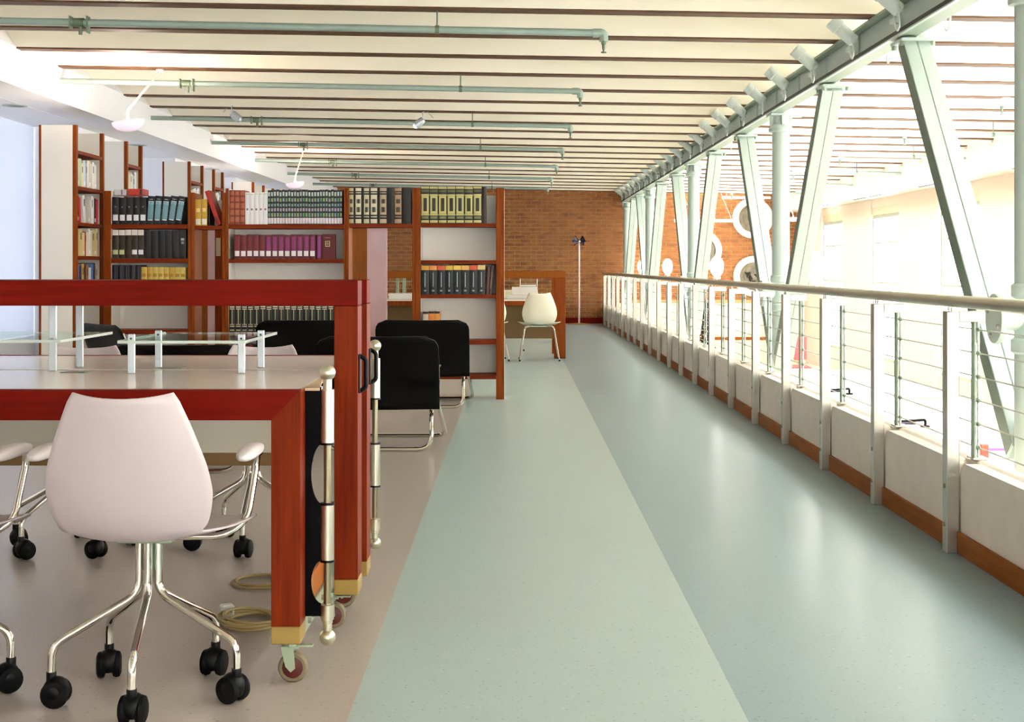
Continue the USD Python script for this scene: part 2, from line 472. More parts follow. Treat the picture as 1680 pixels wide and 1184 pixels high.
# parapet panels and skirting
D0, DP = 5.74, 1.165
POSTS = [D0 + DP * k for k in range(-2, 20)]
pa = setting('wall_parapet', 'low pale concrete parapet in rounded panels along the walkway')
sk = setting('baseboard_right', 'orange brown wooden skirting at the foot of the parapet')
for i, y in enumerate(POSTS):
    ya, yb = y + .075, y + DP - .03
    if i == len(POSTS) - 1: yb = min(yb, Y1 - .02)
    if yb - ya < .1: continue
    r, t0, t1 = .05, .02, .356
    pr = []
    for a in np.linspace(180, 90, 6): pr.append((ya + r + r * math.cos(math.radians(a)), t1 - r + r * math.sin(math.radians(a))))
    for a in np.linspace(90, 0, 6): pr.append((yb - r + r * math.cos(math.radians(a)), t1 - r + r * math.sin(math.radians(a))))
    prof = [(ya, t0)] + pr + [(yb, t0)]
    panel = ext_yz(prof, 1.74, 1.80)
    obj('parapet_panel', panel, M['concrete'], pa, 30)
    obj('skirting_board', box(1.725, 1.739, ya, yb + .03, .0, .085, .002), M['skirting_wood'], sk, 0)
core = [(1.801, 0.0), (1.801, .356), (1.812, .363), (1.82, .365), (1.85, .365), (1.86, .355), (1.86, 0)]
obj('parapet_core', ext_xz(core, Y0, Y1 - .002), M['concrete'], pa, 30)

# ------------------------------------------------------------------ steel structure
gi = thing('steel_girder', 'long grey green steel girder along the edge of the walkway ceiling', 'girder')
obj('web', box(2.10, 2.18, Y0, Y1 - .05, 2.39, 2.532), M['steel_paint'], gi, 0)
obj('top_flange', box(2.05, 2.24, Y0, Y1 - .05, 2.5325, 2.5505), M['steel_flange'], gi, 0)
obj('bottom_flange', box(2.10, 2.19, Y0, Y1 - .05, 2.375, 2.3895), M['steel_flange'], gi, 0)
obj('lighting_track', box(2.085, 2.0995, Y0, Y1 - .05, 2.384, 2.41), M['track_black'], gi, 0)
obj('track_lip', box(2.078, 2.0995, Y0, Y1 - .05, 2.375, 2.3835), M['steel_paint'], gi, 0)
for yj in JOISTS[12:]:
    obj('stiffener', box(2.088, 2.0995, yj + .45, yj + .465, 2.405, 2.532), M['steel_paint'], gi, 0)

COLS = [6.18, 12.03, 17.9, 23.7, 28.55]
CX = 2.185
colnames = ['nearest the camera, half out of frame', 'second from the camera', 'third from the camera', 'fourth from the camera', 'against the brick wall']
first = None
for k, y in enumerate(COLS):
    lab = 'round grey green steel column, ' + colnames[k]
    if first is None or k == len(COLS) - 1:
        c = thing('steel_column', lab, 'column', (CX, y, ZH), group=None)
        H = 2.375 - ZH
        obj('shaft', cyl((0, 0, 0), (0, 0, 2.99), .072, 20), M['steel_paint'], c)
        obj('collar', lathe([(.072, 2.97), (.098, 2.975), (.1, 3.0), (.08, 3.03), (.058, 3.04)], 20), M['steel_paint'], c)
        obj('upper_shaft', lathe([(.0, 2.99), (.062, 2.99), (.062, H - .02), (.0, H - .02)], 20), M['steel_paint'], c)
        for s in (-1, 1):
            obj('fin_plate', box(-.008, .008, s * .02, s * .098, 3.03, H - .02), M['steel_paint'], c, 0)
            obj('fin_plate', box(s * .02, s * .092, -.008, .008, 3.03, H - .02), M['steel_paint'], c, 0)
        obj('cap_plate', box(-.10, .19, -.12, .12, H - .0205, H - .002, .003), M['steel_paint'], c, 0)
        obj('joint_collar', lathe([(.072, 1.50), (.086, 1.51), (.086, 1.56), (.072, 1.57)], 20), M['steel_paint'], c)
        obj('joint_collar', lathe([(.072, 1.735), (.086, 1.745), (.086, 1.79), (.072, 1.80)], 20), M['steel_paint'], c)
        if k == 0 or True:
            obj('tie_stub', cyl((-.14, 0, 1.65), (0, 0, 1.65), .05, 18), M['steel_paint'], c)
            obj('tie_flange', tfm(lathe([(0, 0), (.105, 0), (.107, .006), (.107, .02), (.1, .024), (0, .024)], 28), (-.164, 0, 1.65), ry=90), M['steel_paint'], c)
            bolts = [cyl((-.175, .075 * math.cos(a), 1.65 + .075 * math.sin(a)), (-.16, .075 * math.cos(a), 1.65 + .075 * math.sin(a)), .01, 6) for a in (0.4, 1.97, 3.54, 5.11)]
            obj('flange_bolt', cat(bolts), M['stainless'], c)
        if first is None: first = c
    else:
        dup(first, (CX, y, ZH), 0, lab)


def brace(ya, za, yb, zb, label):
    """box section between (ya, za) at the foot and (yb, zb) at the head; origin at the foot"""
    t = thing('diagonal_brace', label, 'brace', (CX, ya, za))
    dy, dz = yb - ya, zb - za
    L = math.hypot(dy, dz); ang = math.degrees(math.atan2(dy, dz))
    b = cat(box(-.072, -.002, -.05, .05, .10, L - .02, .003), box(.002, .072, -.05, .05, .10, L - .02, .003), box(-.002, .002, -.044, .044, .1, L - .02))
    obj('box_section', tfm(b, rx=-ang), M['steel_paint'], t, 0)
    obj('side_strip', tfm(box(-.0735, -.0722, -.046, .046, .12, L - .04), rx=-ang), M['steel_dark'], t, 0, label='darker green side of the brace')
    obj('head_plate', box(-.09, .10, dy - .12, dy + .12, dz - .03, dz - .012, .003), M['steel_paint'], t, 0)
    obj('head_bolt', cat([cyl((sx, dy + sy, dz - .055), (sx, dy + sy, dz - .03), .016, 6) for sx in (-.075, .085) for sy in (-.09, .09)]), M['steel_flange'], t)


wd = ['nearest', 'second', 'third', 'fourth', 'last']
for k, y in enumerate(COLS):
    if y + 1.87 < Y1: brace(y, .25, y + 1.87, 2.375, 'slanting steel brace leaning away from the %s column, rising to the girder' % wd[k])
    if k > 0: brace(y, .25, y - 1.95, 2.375, 'slanting steel brace leaning towards the camera from the %s column to the girder' % wd[k])

# globes on brackets at the hall side of the columns
for k, y in enumerate(COLS[1:]):
    g = thing('globe_lamp', 'glowing white egg shaped globe lamp by the %s steel column' % wd[k + 1], 'lamp', (2.47, y, 1.0), group=None)
    obj('globe', ball((0, 0, .12), .085, 3, (1, 1, 1.5)), M['globe_glass'], g, True)
    obj('holder', lathe([(0, -.03), (.045, -.03), (.05, -.012), (.03, -.004), (0, -.004)], 16), M['lamp_stem'], g)
    obj('bracket', tube([(0, 0, -.03), (0, 0, -.08), (-.21, 0, -.08)], .012, 8, .03), M['lamp_stem'], g)

# spotlights on the girder
def spot(name, label, loc, side, group):
    t = thing(name, label, 'spotlight', loc, group=group)
    b = lathe([(0, 0), (.03, 0), (.04, .01), (.041, .125), (.047, .13), (.047, .19), (.042, .19), (.042, .175), (0, .175)], 14)
    obj('body', tfm(b, (-side * .015, 0, .07), ry=-side * 48), M['spot_grey'], t)
    obj('lens', tfm(lathe([(0, 0), (.041, 0), (.041, .004), (0, .004)], 14), (-side * (.015 + .177 * math.sin(math.radians(48))), 0, .07 + .177 * math.cos(math.radians(48))), ry=-side * 48), M['plug_white'], t)
    yk = [(-side * .04, -.05, .10), (-side * .03, -.04, -.01), (-side * .03, .0, -.035), (-side * .03, .04, -.01), (-side * .04, .05, .10)]
    obj('yoke', tube(yk, .005, 6, .015), M['spot_grey'], t)
    obj('mounting_arm', cat(tube([(0, .0, .08), (-side * .012, .08, .07), (side * .015, .16, .06)], .006, 6, .02), box(-.02, .02, .14, .22, .035, .065, .004)), M['spot_grey'], t)
    return t


SPY = [6.75, 7.75, 8.8, 9.95, 11.0, 12.0] + [13.0 + .985 * k for k in range(16)]
num = 'first second third fourth fifth sixth seventh eighth ninth tenth eleventh twelfth thirteenth fourteenth fifteenth sixteenth seventeenth eighteenth nineteenth twentieth twenty-first twenty-second twenty-third twenty-fourth twenty-fifth twenty-sixth twenty-seventh twenty-eighth'.split()
s0 = None
for k, y in enumerate(SPY):
    lab = 'grey track spotlight on the walkway side of the girder, %s from the camera' % num[k]
    if s0 is None: s0 = spot('track_spotlight', lab, (2.057, y, 2.40), 1, 'spotlights on the girder')
    else: dup(s0, (2.057, y, 2.40), 0, lab)
s1 = None
for k, y in enumerate([7.6, 8.8, 10.2, 12.6, 15.2, 18.2, 21.2]):
    lab = 'pale spotlight on the hall side of the girder, %s from the camera' % num[k]
    if s1 is None: s1 = spot('hall_spotlight', lab, (2.215, y, 2.375), -1, 'spotlights on the hall side')
    else: dup(s1, (2.215, y, 2.375), 0, lab)

# ------------------------------------------------------------------ railing
def rail_post(label, y):
    t = thing('railing_post', label, 'railing post', (1.71, y, 0))
    obj('inner_leg', box(-.025, .025, -.03, .03, 0, .945, .003), M['stainless'], t, 0)
    obj('top_arm', box(.025, .125, -.028, .028, .903, .945, .003), M['stainless'], t, 0)
    obj('outer_leg', box(.085, .093, -.02, .02, .366, .903, .001), M['steel_flange'], t, 0)
    obj('cable_rod', cyl((.107, 0, .366), (.107, 0, .903), .006, 8), M['stainless'], t)
    obj('base_plate', box(.075, .135, -.04, .04, .3655, .374, .001), M['stainless'], t, 0)
    for q in (-.02, .02): obj('rail_bracket', cyl((0, q, .9455), (0, q, .9605), .006, 8), M['stainless'], t)
    for z in (.11, .26):
        obj('standoff_bolt', cat(cyl((.0, .03, z), (.028, .1, z), .008, 8), cyl((-.029, .0, z), (-.0245, 0, z), .009, 10)), M['rod_steel'], t)
    for z in CABZ:
        obj('cable_clamp', tfm(lathe([(0, -.022), (.006, -.022), (.0095, -.008), (.0095, .008), (.006, .022), (0, .022)], 8), (.107, 0, z), rx=90), M['steel_flange'], t)
    return t


CABZ = [.872 - .0925 * k for k in range(6)]
p0 = None
for i, y in enumerate(POSTS):
    if y < 4.0: continue
    k = i - 1
    lab = 'stainless railing post with a square arm, %s from the camera' % num[k]
    if p0 is None: p0 = rail_post(lab, y)
    else: dup(p0, (1.71, y, 0), 0, lab)
obj('handrail', tube([(1.71, 2.5, .985), (1.71, 28.35, .985)], .024, 18, 0), M['brushed_rail'], label='long round brushed metal handrail above the railing posts', cat='handrail')
for k, z in enumerate(CABZ):
    obj('railing_cable', cyl((1.817, 2.5, z), (1.817, 28.0, z), .0028, 6), M['stainless'], label='thin steel railing cable, %s from the top, strung between the posts' % num[k], cat='cable', group='railing cables')

# ------------------------------------------------------------------ sprinkler pipes
def pipe_z(X): return 2.488 - .02 * (X + .5)


def sprinkler(y, xa, xb, label, hang, clamps, r=.021, elbow=1):
    t = thing('sprinkler_pipe', label, 'sprinkler pipe', (0, y, 0))
    obj('pipe', cyl((xa, 0, pipe_z(xa)), (xb, 0, pipe_z(xb)), r, 14), M['pipe_paint'], t)
    e = xb if elbow > 0 else xa
    ze = pipe_z(e)
    obj('elbow', cat(tube([(e - elbow * .05, 0, ze), (e + elbow * .012, 0, ze), (e + elbow * .012, 0, ze - .05)], r * 1.25, 12, .03), ), M['pipe_paint'], t)
    obj('sprinkler_head', tfm(lathe([(0, -.065), (.016, -.065), (.016, -.06), (.005, -.055), (.009, -.035), (.009, -.02), (.014, -.015), (.014, 0), (0, 0)], 12), (e + elbow * .012, 0, ze - .05)), M['pipe_fitting'], t)
    for hx in hang:
        obj('hanger', cat(cyl((hx, 0, pipe_z(hx) - r), (hx, 0, 2.6 - SL * hx), .005, 6), tfm(lathe([(r * 1.02, -.012), (r * 1.2, -.012), (r * 1.2, .012), (r * 1.02, .012)], 14), (hx, 0, pipe_z(hx)), ry=90)), M['pipe_fitting'], t)
    for cx in clamps:
        z = pipe_z(cx)
        obj('tee_clamp', cat(tfm(lathe([(r * .98, -.03), (r * 1.25, -.03), (r * 1.25, .03), (r * .98, .03)], 14), (cx, 0, z), ry=90), cyl((cx + .01, 0, z - .07), (cx + .01, 0, z), .011, 8), box(cx - .05, cx - .042, -.03, .03, z - .035, z + .035), box(cx + .05, cx + .058, -.03, .03, z - .06, z + .035)), M['pipe_fitting'], t)
    return t


PY = [JOISTS[18] + 2.811 * k for k in range(8)]
PX = [(-3.55, .50, [-.45], [-2.52]), (-3.55, .49, [-.42], [-2.53]), (-3.52, .52, [-.41], [-2.49]), (-3.5, .535, [-.4], [-2.45])] + [(-3.5, .55, [-.4], [-2.46])] * 4
for k in range(7):
    sprinkler(PY[k], PX[k][0], PX[k][1], 'green grey sprinkler pipe under the walkway ceiling, %s from the camera' % num[k], PX[k][2], PX[k][3])
for k in range(1, 7):
    sprinkler(PY[k], 3.76, 5.21, 'pale sprinkler pipe under the hall ceiling, %s from the camera' % num[k - 1], [4.6], [], .017, -1)

# ------------------------------------------------------------------ bowl lamps
def bowl_lamp(label, loc, power, tilt=-8, stem=((0, 0, .02), (-.01, .0, .10), (.24, 0, .47))):
    t = thing('bowl_lamp', label, 'lamp', loc, group=None)
    pr = [(.0, -.055), (.05, -.05), (.09, -.032), (.115, -.005), (.122, .02), (.118, .02), (.108, -.002), (.085, -.024), (.05, -.04), (0, -.045)]
    obj('bowl', tfm(lathe(pr, 32), ry=tilt), M['lamp_bowl'], t, True)
    obj('bulb', ball((0, 0, .0), .02, 2), M['bulb'], t, True)
    obj('stem', tube(stem, .009, 8, .03), M['lamp_stem'], t)
    obj('ceiling_plate', tfm(lathe([(0, 0), (.03, 0), (.03, .02), (0, .02)], 14), stem[-1]), M['lamp_stem'], t)
    l = UsdLux.SphereLight.Define(stage, str(t.GetPath()) + '/light')
    l.CreateRadiusAttr(.03); l.CreateIntensityAttr(power); l.CreateColorAttr(Gf.Vec3f(1, .86, .72))
    UsdGeom.Xformable(l).AddTranslateOp().Set(Gf.Vec3d(0, 0, .0))
    return t


bowl_lamp('white bowl uplighter on a slanted stem above the left bookcases', (-2.88, 10.9, 2.18), 480, -8, ((0, 0, .02), (-.01, 0, .10), (.145, .36, .435)))
bowl_lamp('white bowl uplighter glowing above the striped volumes', (-2.81, 18.7, 2.17), 700, -8, ((0, 0, .02), (0, 0, .10), (.10, .057, .446)))
bowl_lamp('white bowl uplighter hanging in the lower hall near the brick wall', (5.0, 26.3, 1.98), 200, 0, ((0, 0, .02), (0, 0, .08), (-.22, 0, .54)))

# two small spotlights on the third pipe
for (px, py, lab) in ((690, 203, 'lit'), (385, 193, 'blue grey')):
    d = PY[2] - .06
    t = thing('pipe_spotlight', 'small %s spotlight clipped under the third sprinkler pipe' % ('brightly lit' if lab == 'lit' else 'dim blue grey'), 'spotlight', (wx(px, d), d, wz(py, d)))
    b = lathe([(0, 0), (.03, .004), (.036, .03), (.036, .10), (.03, .105), (.03, .09), (0, .09)], 14)
    s = -1 if lab == 'lit' else 1
    obj('body', tfm(b, (s * -.03, 0, .045), ry=s * 130), M['aluminium'], t)
    e = (s * (-.03 + .095 * math.sin(math.radians(130))), 0, .045 + .095 * math.cos(math.radians(130)))
    obj('lens', ball(e, .028, 2), M['spot_lens'] if lab == 'lit' else M['aluminium'], t, True)
    obj('yoke', tube([(s * -.03, -.04, .03), (s * -.02, -.04, .11), (s * -.02, .04, .11), (s * -.03, .04, .03)], .004, 6, .02), M['aluminium'], t)
    obj('cable_arm', tube([(s * -.02, 0, .11), (s * -.05, .03, .13), (s * -.12, .06, .06)], .004, 6, .02), M['aluminium'], t)

# ------------------------------------------------------------------ READING TABLES
def reading_table(label, loc):
    t = thing('reading_table', label, 'table', loc)
    LX = 1.109
    for s in (1, -1):
        poly = [(LX * s, .16), ((LX - .077) * s, .16), ((LX - .077) * s, .71), (LX * s, .79)]
        lg = obj('leg', ext_xz(Polygon(poly).buffer(0), 0, .098), M['cherry_leg'], t, 0)
        obj('leg_shoe', box(s * (LX - .0775), s * (LX + .0005), -.0005, .0985, .1125, .1595, .002), M['brass_shoe'], lg, 0)
        tl = obj('tall_leg', box(s * 1.127, s * 1.2, .586, .70, .16, .9985, .002), M['cherry_leg'], t, 0)
        obj('tall_leg_shoe', box(s * 1.1265, s * 1.2005, .5855, .7005, .1125, .1595, .002), M['brass_shoe'], tl, 0)
        hd = tube([(s * 1.2, .615, .735), (s * 1.222, .615, .745), (s * 1.222, .615, .835), (s * 1.2, .615, .845)], .007, 8, .012)
        obj('handle', cat(hd, box(s * 1.2, s * 1.205, .60, .635, .73, .85, .003)), M['black_plastic'], tl)
        # metal base rail with bolts, low wooden rail
        obj('base_rail', box(s * 1.045, s * 1.107, .099, .70, .1130, .1590, .002), M['zinc'], t, 0)
        obj('rail_bolt', cat([cyl((s * 1.105, yy, .137), (s * 1.116, yy, .137), .009, 6) for yy in (.17, .24, .45, .55)]), M['stainless'], t)
        obj('low_rail', box(s * 1.05, s * 1.10, .099, .70, .16, .235, .002), M['orange_veneer'], t, 0)
        # folding hinge: black plate with round cut-outs, vertical rod with sleeves and ball ends
        pl = Polygon([(1.109, .165), (1.152, .165), (1.152, .79), (1.109, .79)])
        for zc, hh in ((.553, .083), (.258, .06)):
            pl = pl.difference(affinity.scale(Point(1.158, zc).buffer(1.0, 32), .033, hh))
        if s < 0: pl = affinity.scale(pl, -1, 1, origin=(0, 0))
        obj('hinge_plate', ext_xz(pl, .096, .102), M['black_plate'], t, 0)
        tri = trimesh.creation.extrude_polygon(Polygon([(1.1095, .085), (1.150, .085), (1.1095, .46)]), .008, engine='earcut')
        if s < 0:
            tri = tfm(tri); tri.vertices[:, 0] *= -1; tri.invert()
        obj('corner_cap', tfm(tri, (0, 0, .7905 - .009)), M['laminate_edge'], t, 0)
        X = 1.169
        prof = [(.0225 * math.cos(a), .107 + .0225 * math.sin(a)) for a in np.linspace(-PI / 2, .98, 10)] + [(.0125, .145), (.0145, .146), (.0145, .155), (.0175, .156), (.0175, .196), (.010, .198), (.010, .318),
                (.0185, .319), (.0185, .470), (.010, .471), (.010, .637), (.0185, .638), (.0185, .784), (.0125, .785), (.0125, .8115)] + [(.0225 * math.cos(a), .830 + .0225 * math.sin(a)) for a in np.linspace(-.95, PI / 2, 10)]
        obj('hinge_rod', tfm(lathe(prof, 24), (s * X, .1, 0)), M['satin_nickel'], t)
        for za, zb in ((.2, .317), (.472, .636)): obj('rod_core', cyl((s * X, .1, za), (s * X, .1, zb), .0104, 14), M['rod_steel'], t)
        for z in (.316, .472, .636):
            obj('rod_washer', tfm(lathe([(.0105, -.003), (.020, -.003), (.020, .003), (.0105, .003)], 20), (s * X, .1, z)), M['black_plastic'], t)
        for (cx, cy) in ((1.075, .05), (1.11, .64)):
            cs = obj('castor', cat(cyl((s * cx, cy, .095), (s * cx, cy, .112), .02, 12), box(s * (cx - .022), s * (cx + .026), cy - .02, cy + .02, .092, .098),
                                   ext_xz([(s * (cx - .022), .094), (s * (cx + .012), .094), (s * (cx + .016), .04), (s * (cx + .004), .03), (s * (cx - .01), .045)], cy - .021, cy - .018),
                                   ext_xz([(s * (cx - .022), .094), (s * (cx + .012), .094), (s * (cx + .016), .04), (s * (cx + .004), .03), (s * (cx - .01), .045)], cy + .018, cy + .021),
                                   box(s * (cx + .02), s * (cx + .062), cy - .012, cy + .012, .096, .101)), M['zinc'], t, 0)
            wcx = cx + .008
            obj('wheel', tfm(lathe([(0, -.013), (.008, -.016), (.028, -.013), (.028, .013), (.008, .016), (0, .016)], 24), (s * wcx, cy, .0405), rx=90), M['wheel_maroon'], cs)
            obj('tyre', tfm(lathe([(.0281, -.014), (.036, -.014), (.040, -.008), (.040, .008), (.036, .014), (.0281, .014)], 28), (s * wcx, cy, .0405), rx=90), M['tyre_beige'], cs)
    obj('apron', ext_xz([(-LX + .077, .71), (LX - .077, .71), (LX, .79), (-LX, .79)], 0, .04), M['cherry_beam'], t, 0)
    obj('top_beam', box(-1.2, 1.2, .586, .70, .9995, 1.077, .002), M['cherry_beam'], t, 0)
    tp = obj('tabletop', box(-1.100, 1.100, .041, .762, .772, .7895), M['laminate'], t, 0)
    for s in (1, -1): obj('tabletop_edge', box(s * 1.1005, s * 1.108, .099, .762, .772, .7890), M['laminate_edge'], tp, 0)
    obj('modesty_panel', box(-1.03, 1.03, .735, .75, .53, .771), M['board_cream'], t, 0)
    obj('panel_rail', box(-1.03, 1.03, .73, .755, .49, .5295), M['tan_strip'], t, 0)
    obj('cable_flap', box(.27, .345, .64, .715, .7896, .7912), M['grommet'], t, 0)
    obj('cable_flap', box(-.6, -.525, .64, .715, .7896, .7912), M['grommet'], t, 0)
    return t


TC = -1.682
t1 = reading_table('red brown wooden reading table nearest the camera, low beam in front, white top', (TC, 3.9, 0))
t2 = dup(t1, (TC, 5.46, 0), 180, 'red brown wooden reading table behind the nearest one, back to back with it')

# glass risers on aluminium posts
gr = thing('glass_riser', 'low glass shelf on four aluminium posts in the middle of the white tabletops', 'shelf', (-1.01, 4.66, .7896))
for (x_, y_) in ((-.175, -.14), (.165, -.14), (-.155, .12), (.18, .12)):
    po = obj('post', box(x_ - .011, x_ + .011, y_ - .006, y_ + .006, 0, .122, .002), M['aluminium'], gr, 0)
    obj('fixing', cyl((x_, y_ - .008, .108), (x_, y_ + .008, .108), .0035, 8), M['slot_dark'], po)
gp = obj('glass_plate', box(-.2, .185, -.20, .40, .096, .104, .002), M['shelf_glass'], gr, 0)
for e in (box(-.2, .185, -.2025, -.2002, .0955, .1045), box(.1852, .1875, -.2, .40, .0955, .1045), box(-.2025, -.2002, -.2, .40, .0955, .1045)): obj('polished_edge', e, M['glass_edge'], gp, 0)
gl = thing('glass_riser', 'taller glass shelf on aluminium posts at the left end of the white tabletops', 'shelf', (-1.7, 4.66, .7896))
for (x_, y_) in ((.237, -.03), (.27, .145), (-.23, -.03), (-.23, .145)):
    po = obj('post', box(x_ - .012, x_ + .012, y_ - .006, y_ + .006, 0, .208, .002), M['aluminium'], gl, 0)
    obj('fixing', cyl((x_, y_ - .009, .1), (x_, y_ + .009, .1), .006, 10), M['stainless'], po)
gp = obj('glass_plate', box(-.35, .30, -.16, .42, .096, .104, .002), M['shelf_glass'], gl, 0)
for e in (box(-.35, .30, -.1625, -.1602, .0955, .1045), box(.3002, .3025, -.16, .42, .0955, .1045)): obj('polished_edge', e, M['glass_edge'], gp, 0)


# ------------------------------------------------------------------ CHAIRS
def shell_mesh(seat=0.0):
    rows = [(-.287, .800, .122, .030, .014), (-.286, .795, .129, .031, .013), (-.284, .78, .137, .032, .009), (-.277, .73, .160, .036, .004), (-.268, .67, .183, .040, 0), (-.259, .615, .199, .044, 0), (-.250, .565, .205, .05, 0),
            (-.238, .52, .199, .052, 0), (-.222, .485, .188, .05, .0), (-.198, .455, .174, .03, .012), (-.165, .436, .172, .012, .022), (-.12, .428, .192, 0, .028), (-.05, .425, .222, 0, .028),
            (.02, .428, .245, 0, .026), (.09, .433, .258, 0, .022), (.15, .436, .254, 0, .014), (.195, .434, .236, 0, .006), (.22, .426, .212, 0, 0), (.23, .415, .19, 0, 0)]
    # subdivide along the profile
    R = np.array(rows)
    tt = np.r_[0, np.cumsum(np.linalg.norm(np.diff(R[:, :2], axis=0), axis=1))]
    from scipy.interpolate import PchipInterpolator
    ts = np.linspace(0, tt[-1], 46)
    R = PchipInterpolator(tt, R)(ts)
    nv = 25
    vs = np.linspace(-1, 1, nv)
    P = np.zeros((len(R), nv, 3))
    for i, (y, z, w, cy, cz) in enumerate(R):
        P[i, :, 0] = w * vs
        P[i, :, 1] = y + cy * np.abs(vs) ** 2.2
        P[i, :, 2] = z + seat + cz * np.abs(vs) ** 2.2
    du = np.gradient(P, axis=0); dv = np.gradient(P, axis=1)
    N = np.cross(du, dv); N /= np.linalg.norm(N, axis=2, keepdims=True) + 1e-9
    h = .0035
    A, B = P + N * h, P - N * h
    nu = len(R)
    idx = lambda i, j: i * nv + j
    f = []
    for i in range(nu - 1):
        for j in range(nv - 1):
            q = [idx(i, j), idx(i + 1, j), idx(i + 1, j + 1), idx(i, j + 1)]
            f += [(q[0], q[1], q[2]), (q[0], q[2], q[3])]
    f = np.array(f); n0 = nu * nv
    F = [f, f[:, ::-1] + n0]
    ring = [idx(0, j) for j in range(nv)] + [idx(i, nv - 1) for i in range(1, nu)] + [idx(nu - 1, j) for j in range(nv - 2, -1, -1)] + [idx(i, 0) for i in range(nu - 2, 0, -1)]
    e = []
    for a, b in zip(ring, ring[1:] + ring[:1]):
        e += [(a, b, b + n0), (a, b + n0, a + n0)]
    F.append(np.array(e))
    m = trimesh.Trimesh(np.vstack([A.reshape(-1, 3), B.reshape(-1, 3)]), np.vstack(F), process=False)
    m.fix_normals()
    return m


def pad_mesh(s):
    m = trimesh.creation.icosphere(3, 1.0)
    v = m.vertices.copy()
    r = np.sign(v) * np.abs(v) ** .8
    v = np.stack([r[:, 0] * .026, r[:, 1] * .125, r[:, 2] * .017], 1)
    v[:, 2] += .004 * np.cos(v[:, 1] / .125 * 1.5)
    return tfm(trimesh.Trimesh(v, m.faces, process=False), (s * .265, -.012, .637))


def swivel_chair(label, loc, rot, base_rot, shell=None, drop=0.0):
    t = thing('swivel_chair', label, 'chair', loc, rot)
    obj('shell', shell_mesh(-drop), shell or M['shell_white'], t, True)
    for s in (1, -1):
        obj('arm_tube', tube([(s * .04, .02, .412 - drop), (s * .19, .03, .412 - drop), (s * .245, .06, .45 - drop), (s * .262, .10, .60 - drop), (s * .265, .085, .632 - drop)], .0095, 12, .06), M['chrome'], t)
        p = tfm(pad_mesh(s), (0, 0, -drop))
        obj('arm_pad', p, M['pad_grey'], t, True)
        obj('arm_joint', ball((s * .265, .095, .625 - drop), .014, 2), M['black_plastic'], t, True)
    obj('seat_plate', cat(box(-.07, .07, -.06, .09, .4085 - drop, .4195 - drop, .003), cyl((0, 0, .33), (0, 0, .41 - drop), .014, 14)), M['zinc'], t)
    for k in range(5):
        a = math.radians(base_rot + 72 * k)
        c, s_ = math.cos(a), math.sin(a)
        R = .245
        lg = tube([(.026 * c, .026 * s_, .405 - drop), (.026 * c, .026 * s_, .272), (R * c, R * s_, .155), (R * c, R * s_, .085)], .0105, 12, .035)
        obj('leg', lg, M['chrome'], t)
        b = math.radians(rng.uniform(-40, 40)) + a + PI / 2
        off = .012
        cx, cy = R * c + off * math.cos(b + PI / 2), R * s_ + off * math.sin(b + PI / 2)
        hood = ball((0, 0, 0), 1, 3, (.033, .037, .036))
        hood = trimesh.Trimesh(np.stack([hood.vertices[:, 0], hood.vertices[:, 1], np.maximum(hood.vertices[:, 2], -.024)], 1), hood.faces, process=False)
        cst = obj('castor', cat(tfm(hood, (cx, cy, .042)), cyl((R * c, R * s_, .06), (R * c, R * s_, .089), .013, 12)), M['black_plastic'], t, True)
        for q in (-1, 1):
            wv = lathe([(0, -.014), (.022, -.014), (.033, -.009), (.0355, 0), (.033, .008), (.024, .012), (0, .012)], 22)
            wv = tfm(wv, ry=90 * q)
            wv = tfm(wv, (q * .021, 0, 0))
            wv = tfm(wv, (cx, cy, .0356), rz=math.degrees(b + PI / 2) + 90)
            obj('wheel', wv, M['black_rubber'], cst)
    return t


swivel_chair('white shell swivel chair with its back to the camera, in the left foreground', (-.953, 3.815, 0), 0, -14)
swivel_chair('white shell swivel chair cut off at the left edge of the picture', (-1.572, 3.82, 0), -2, 12)
swivel_chair('white shell swivel chair across the table, its top edge showing near the tall leg', (-1.055, 5.86, 0), 180, 20, drop=.02)
swivel_chair('white shell swivel chair across the table, its top edge showing behind the left glass riser', (-1.76, 5.8, 0), 184, 55, drop=.02)


def four_leg_chair(label, loc, rot):
    t = thing('shell_chair', label, 'chair', loc, rot, group=None)
    obj('shell', shell_mesh(0), M['shell_cream'], t, True)
    for sx in (-1, 1):
        for sy in (-1, 1):
            obj('leg', tube([(sx * .02, sy * .10, .408), (sx * .17, sy * .13, .408), (sx * .235, sy * .225, .012)], .0085, 10, .05), M['chrome'], t)
            obj('foot', cyl((sx * .236, sy * .2265, 0), (sx * .2345, sy * .224, .02), .011, 10), M['black_plastic'], t)
    obj('seat_plate', box(-.09, .09, -.12, .12, .400, .4195, .003), M['zinc'], t, 0)
    return t


four_leg_chair('cream shell chair on four chrome legs beside the far table end', (.29, 17.5, 0), 0)
four_leg_chair('cream shell chair half hidden by the right bookcase panel', (-.33, 17.5, 0), 6)
four_leg_chair('cream shell chair on the far side of the distant table', (-.12, 19.6, 0), 180)


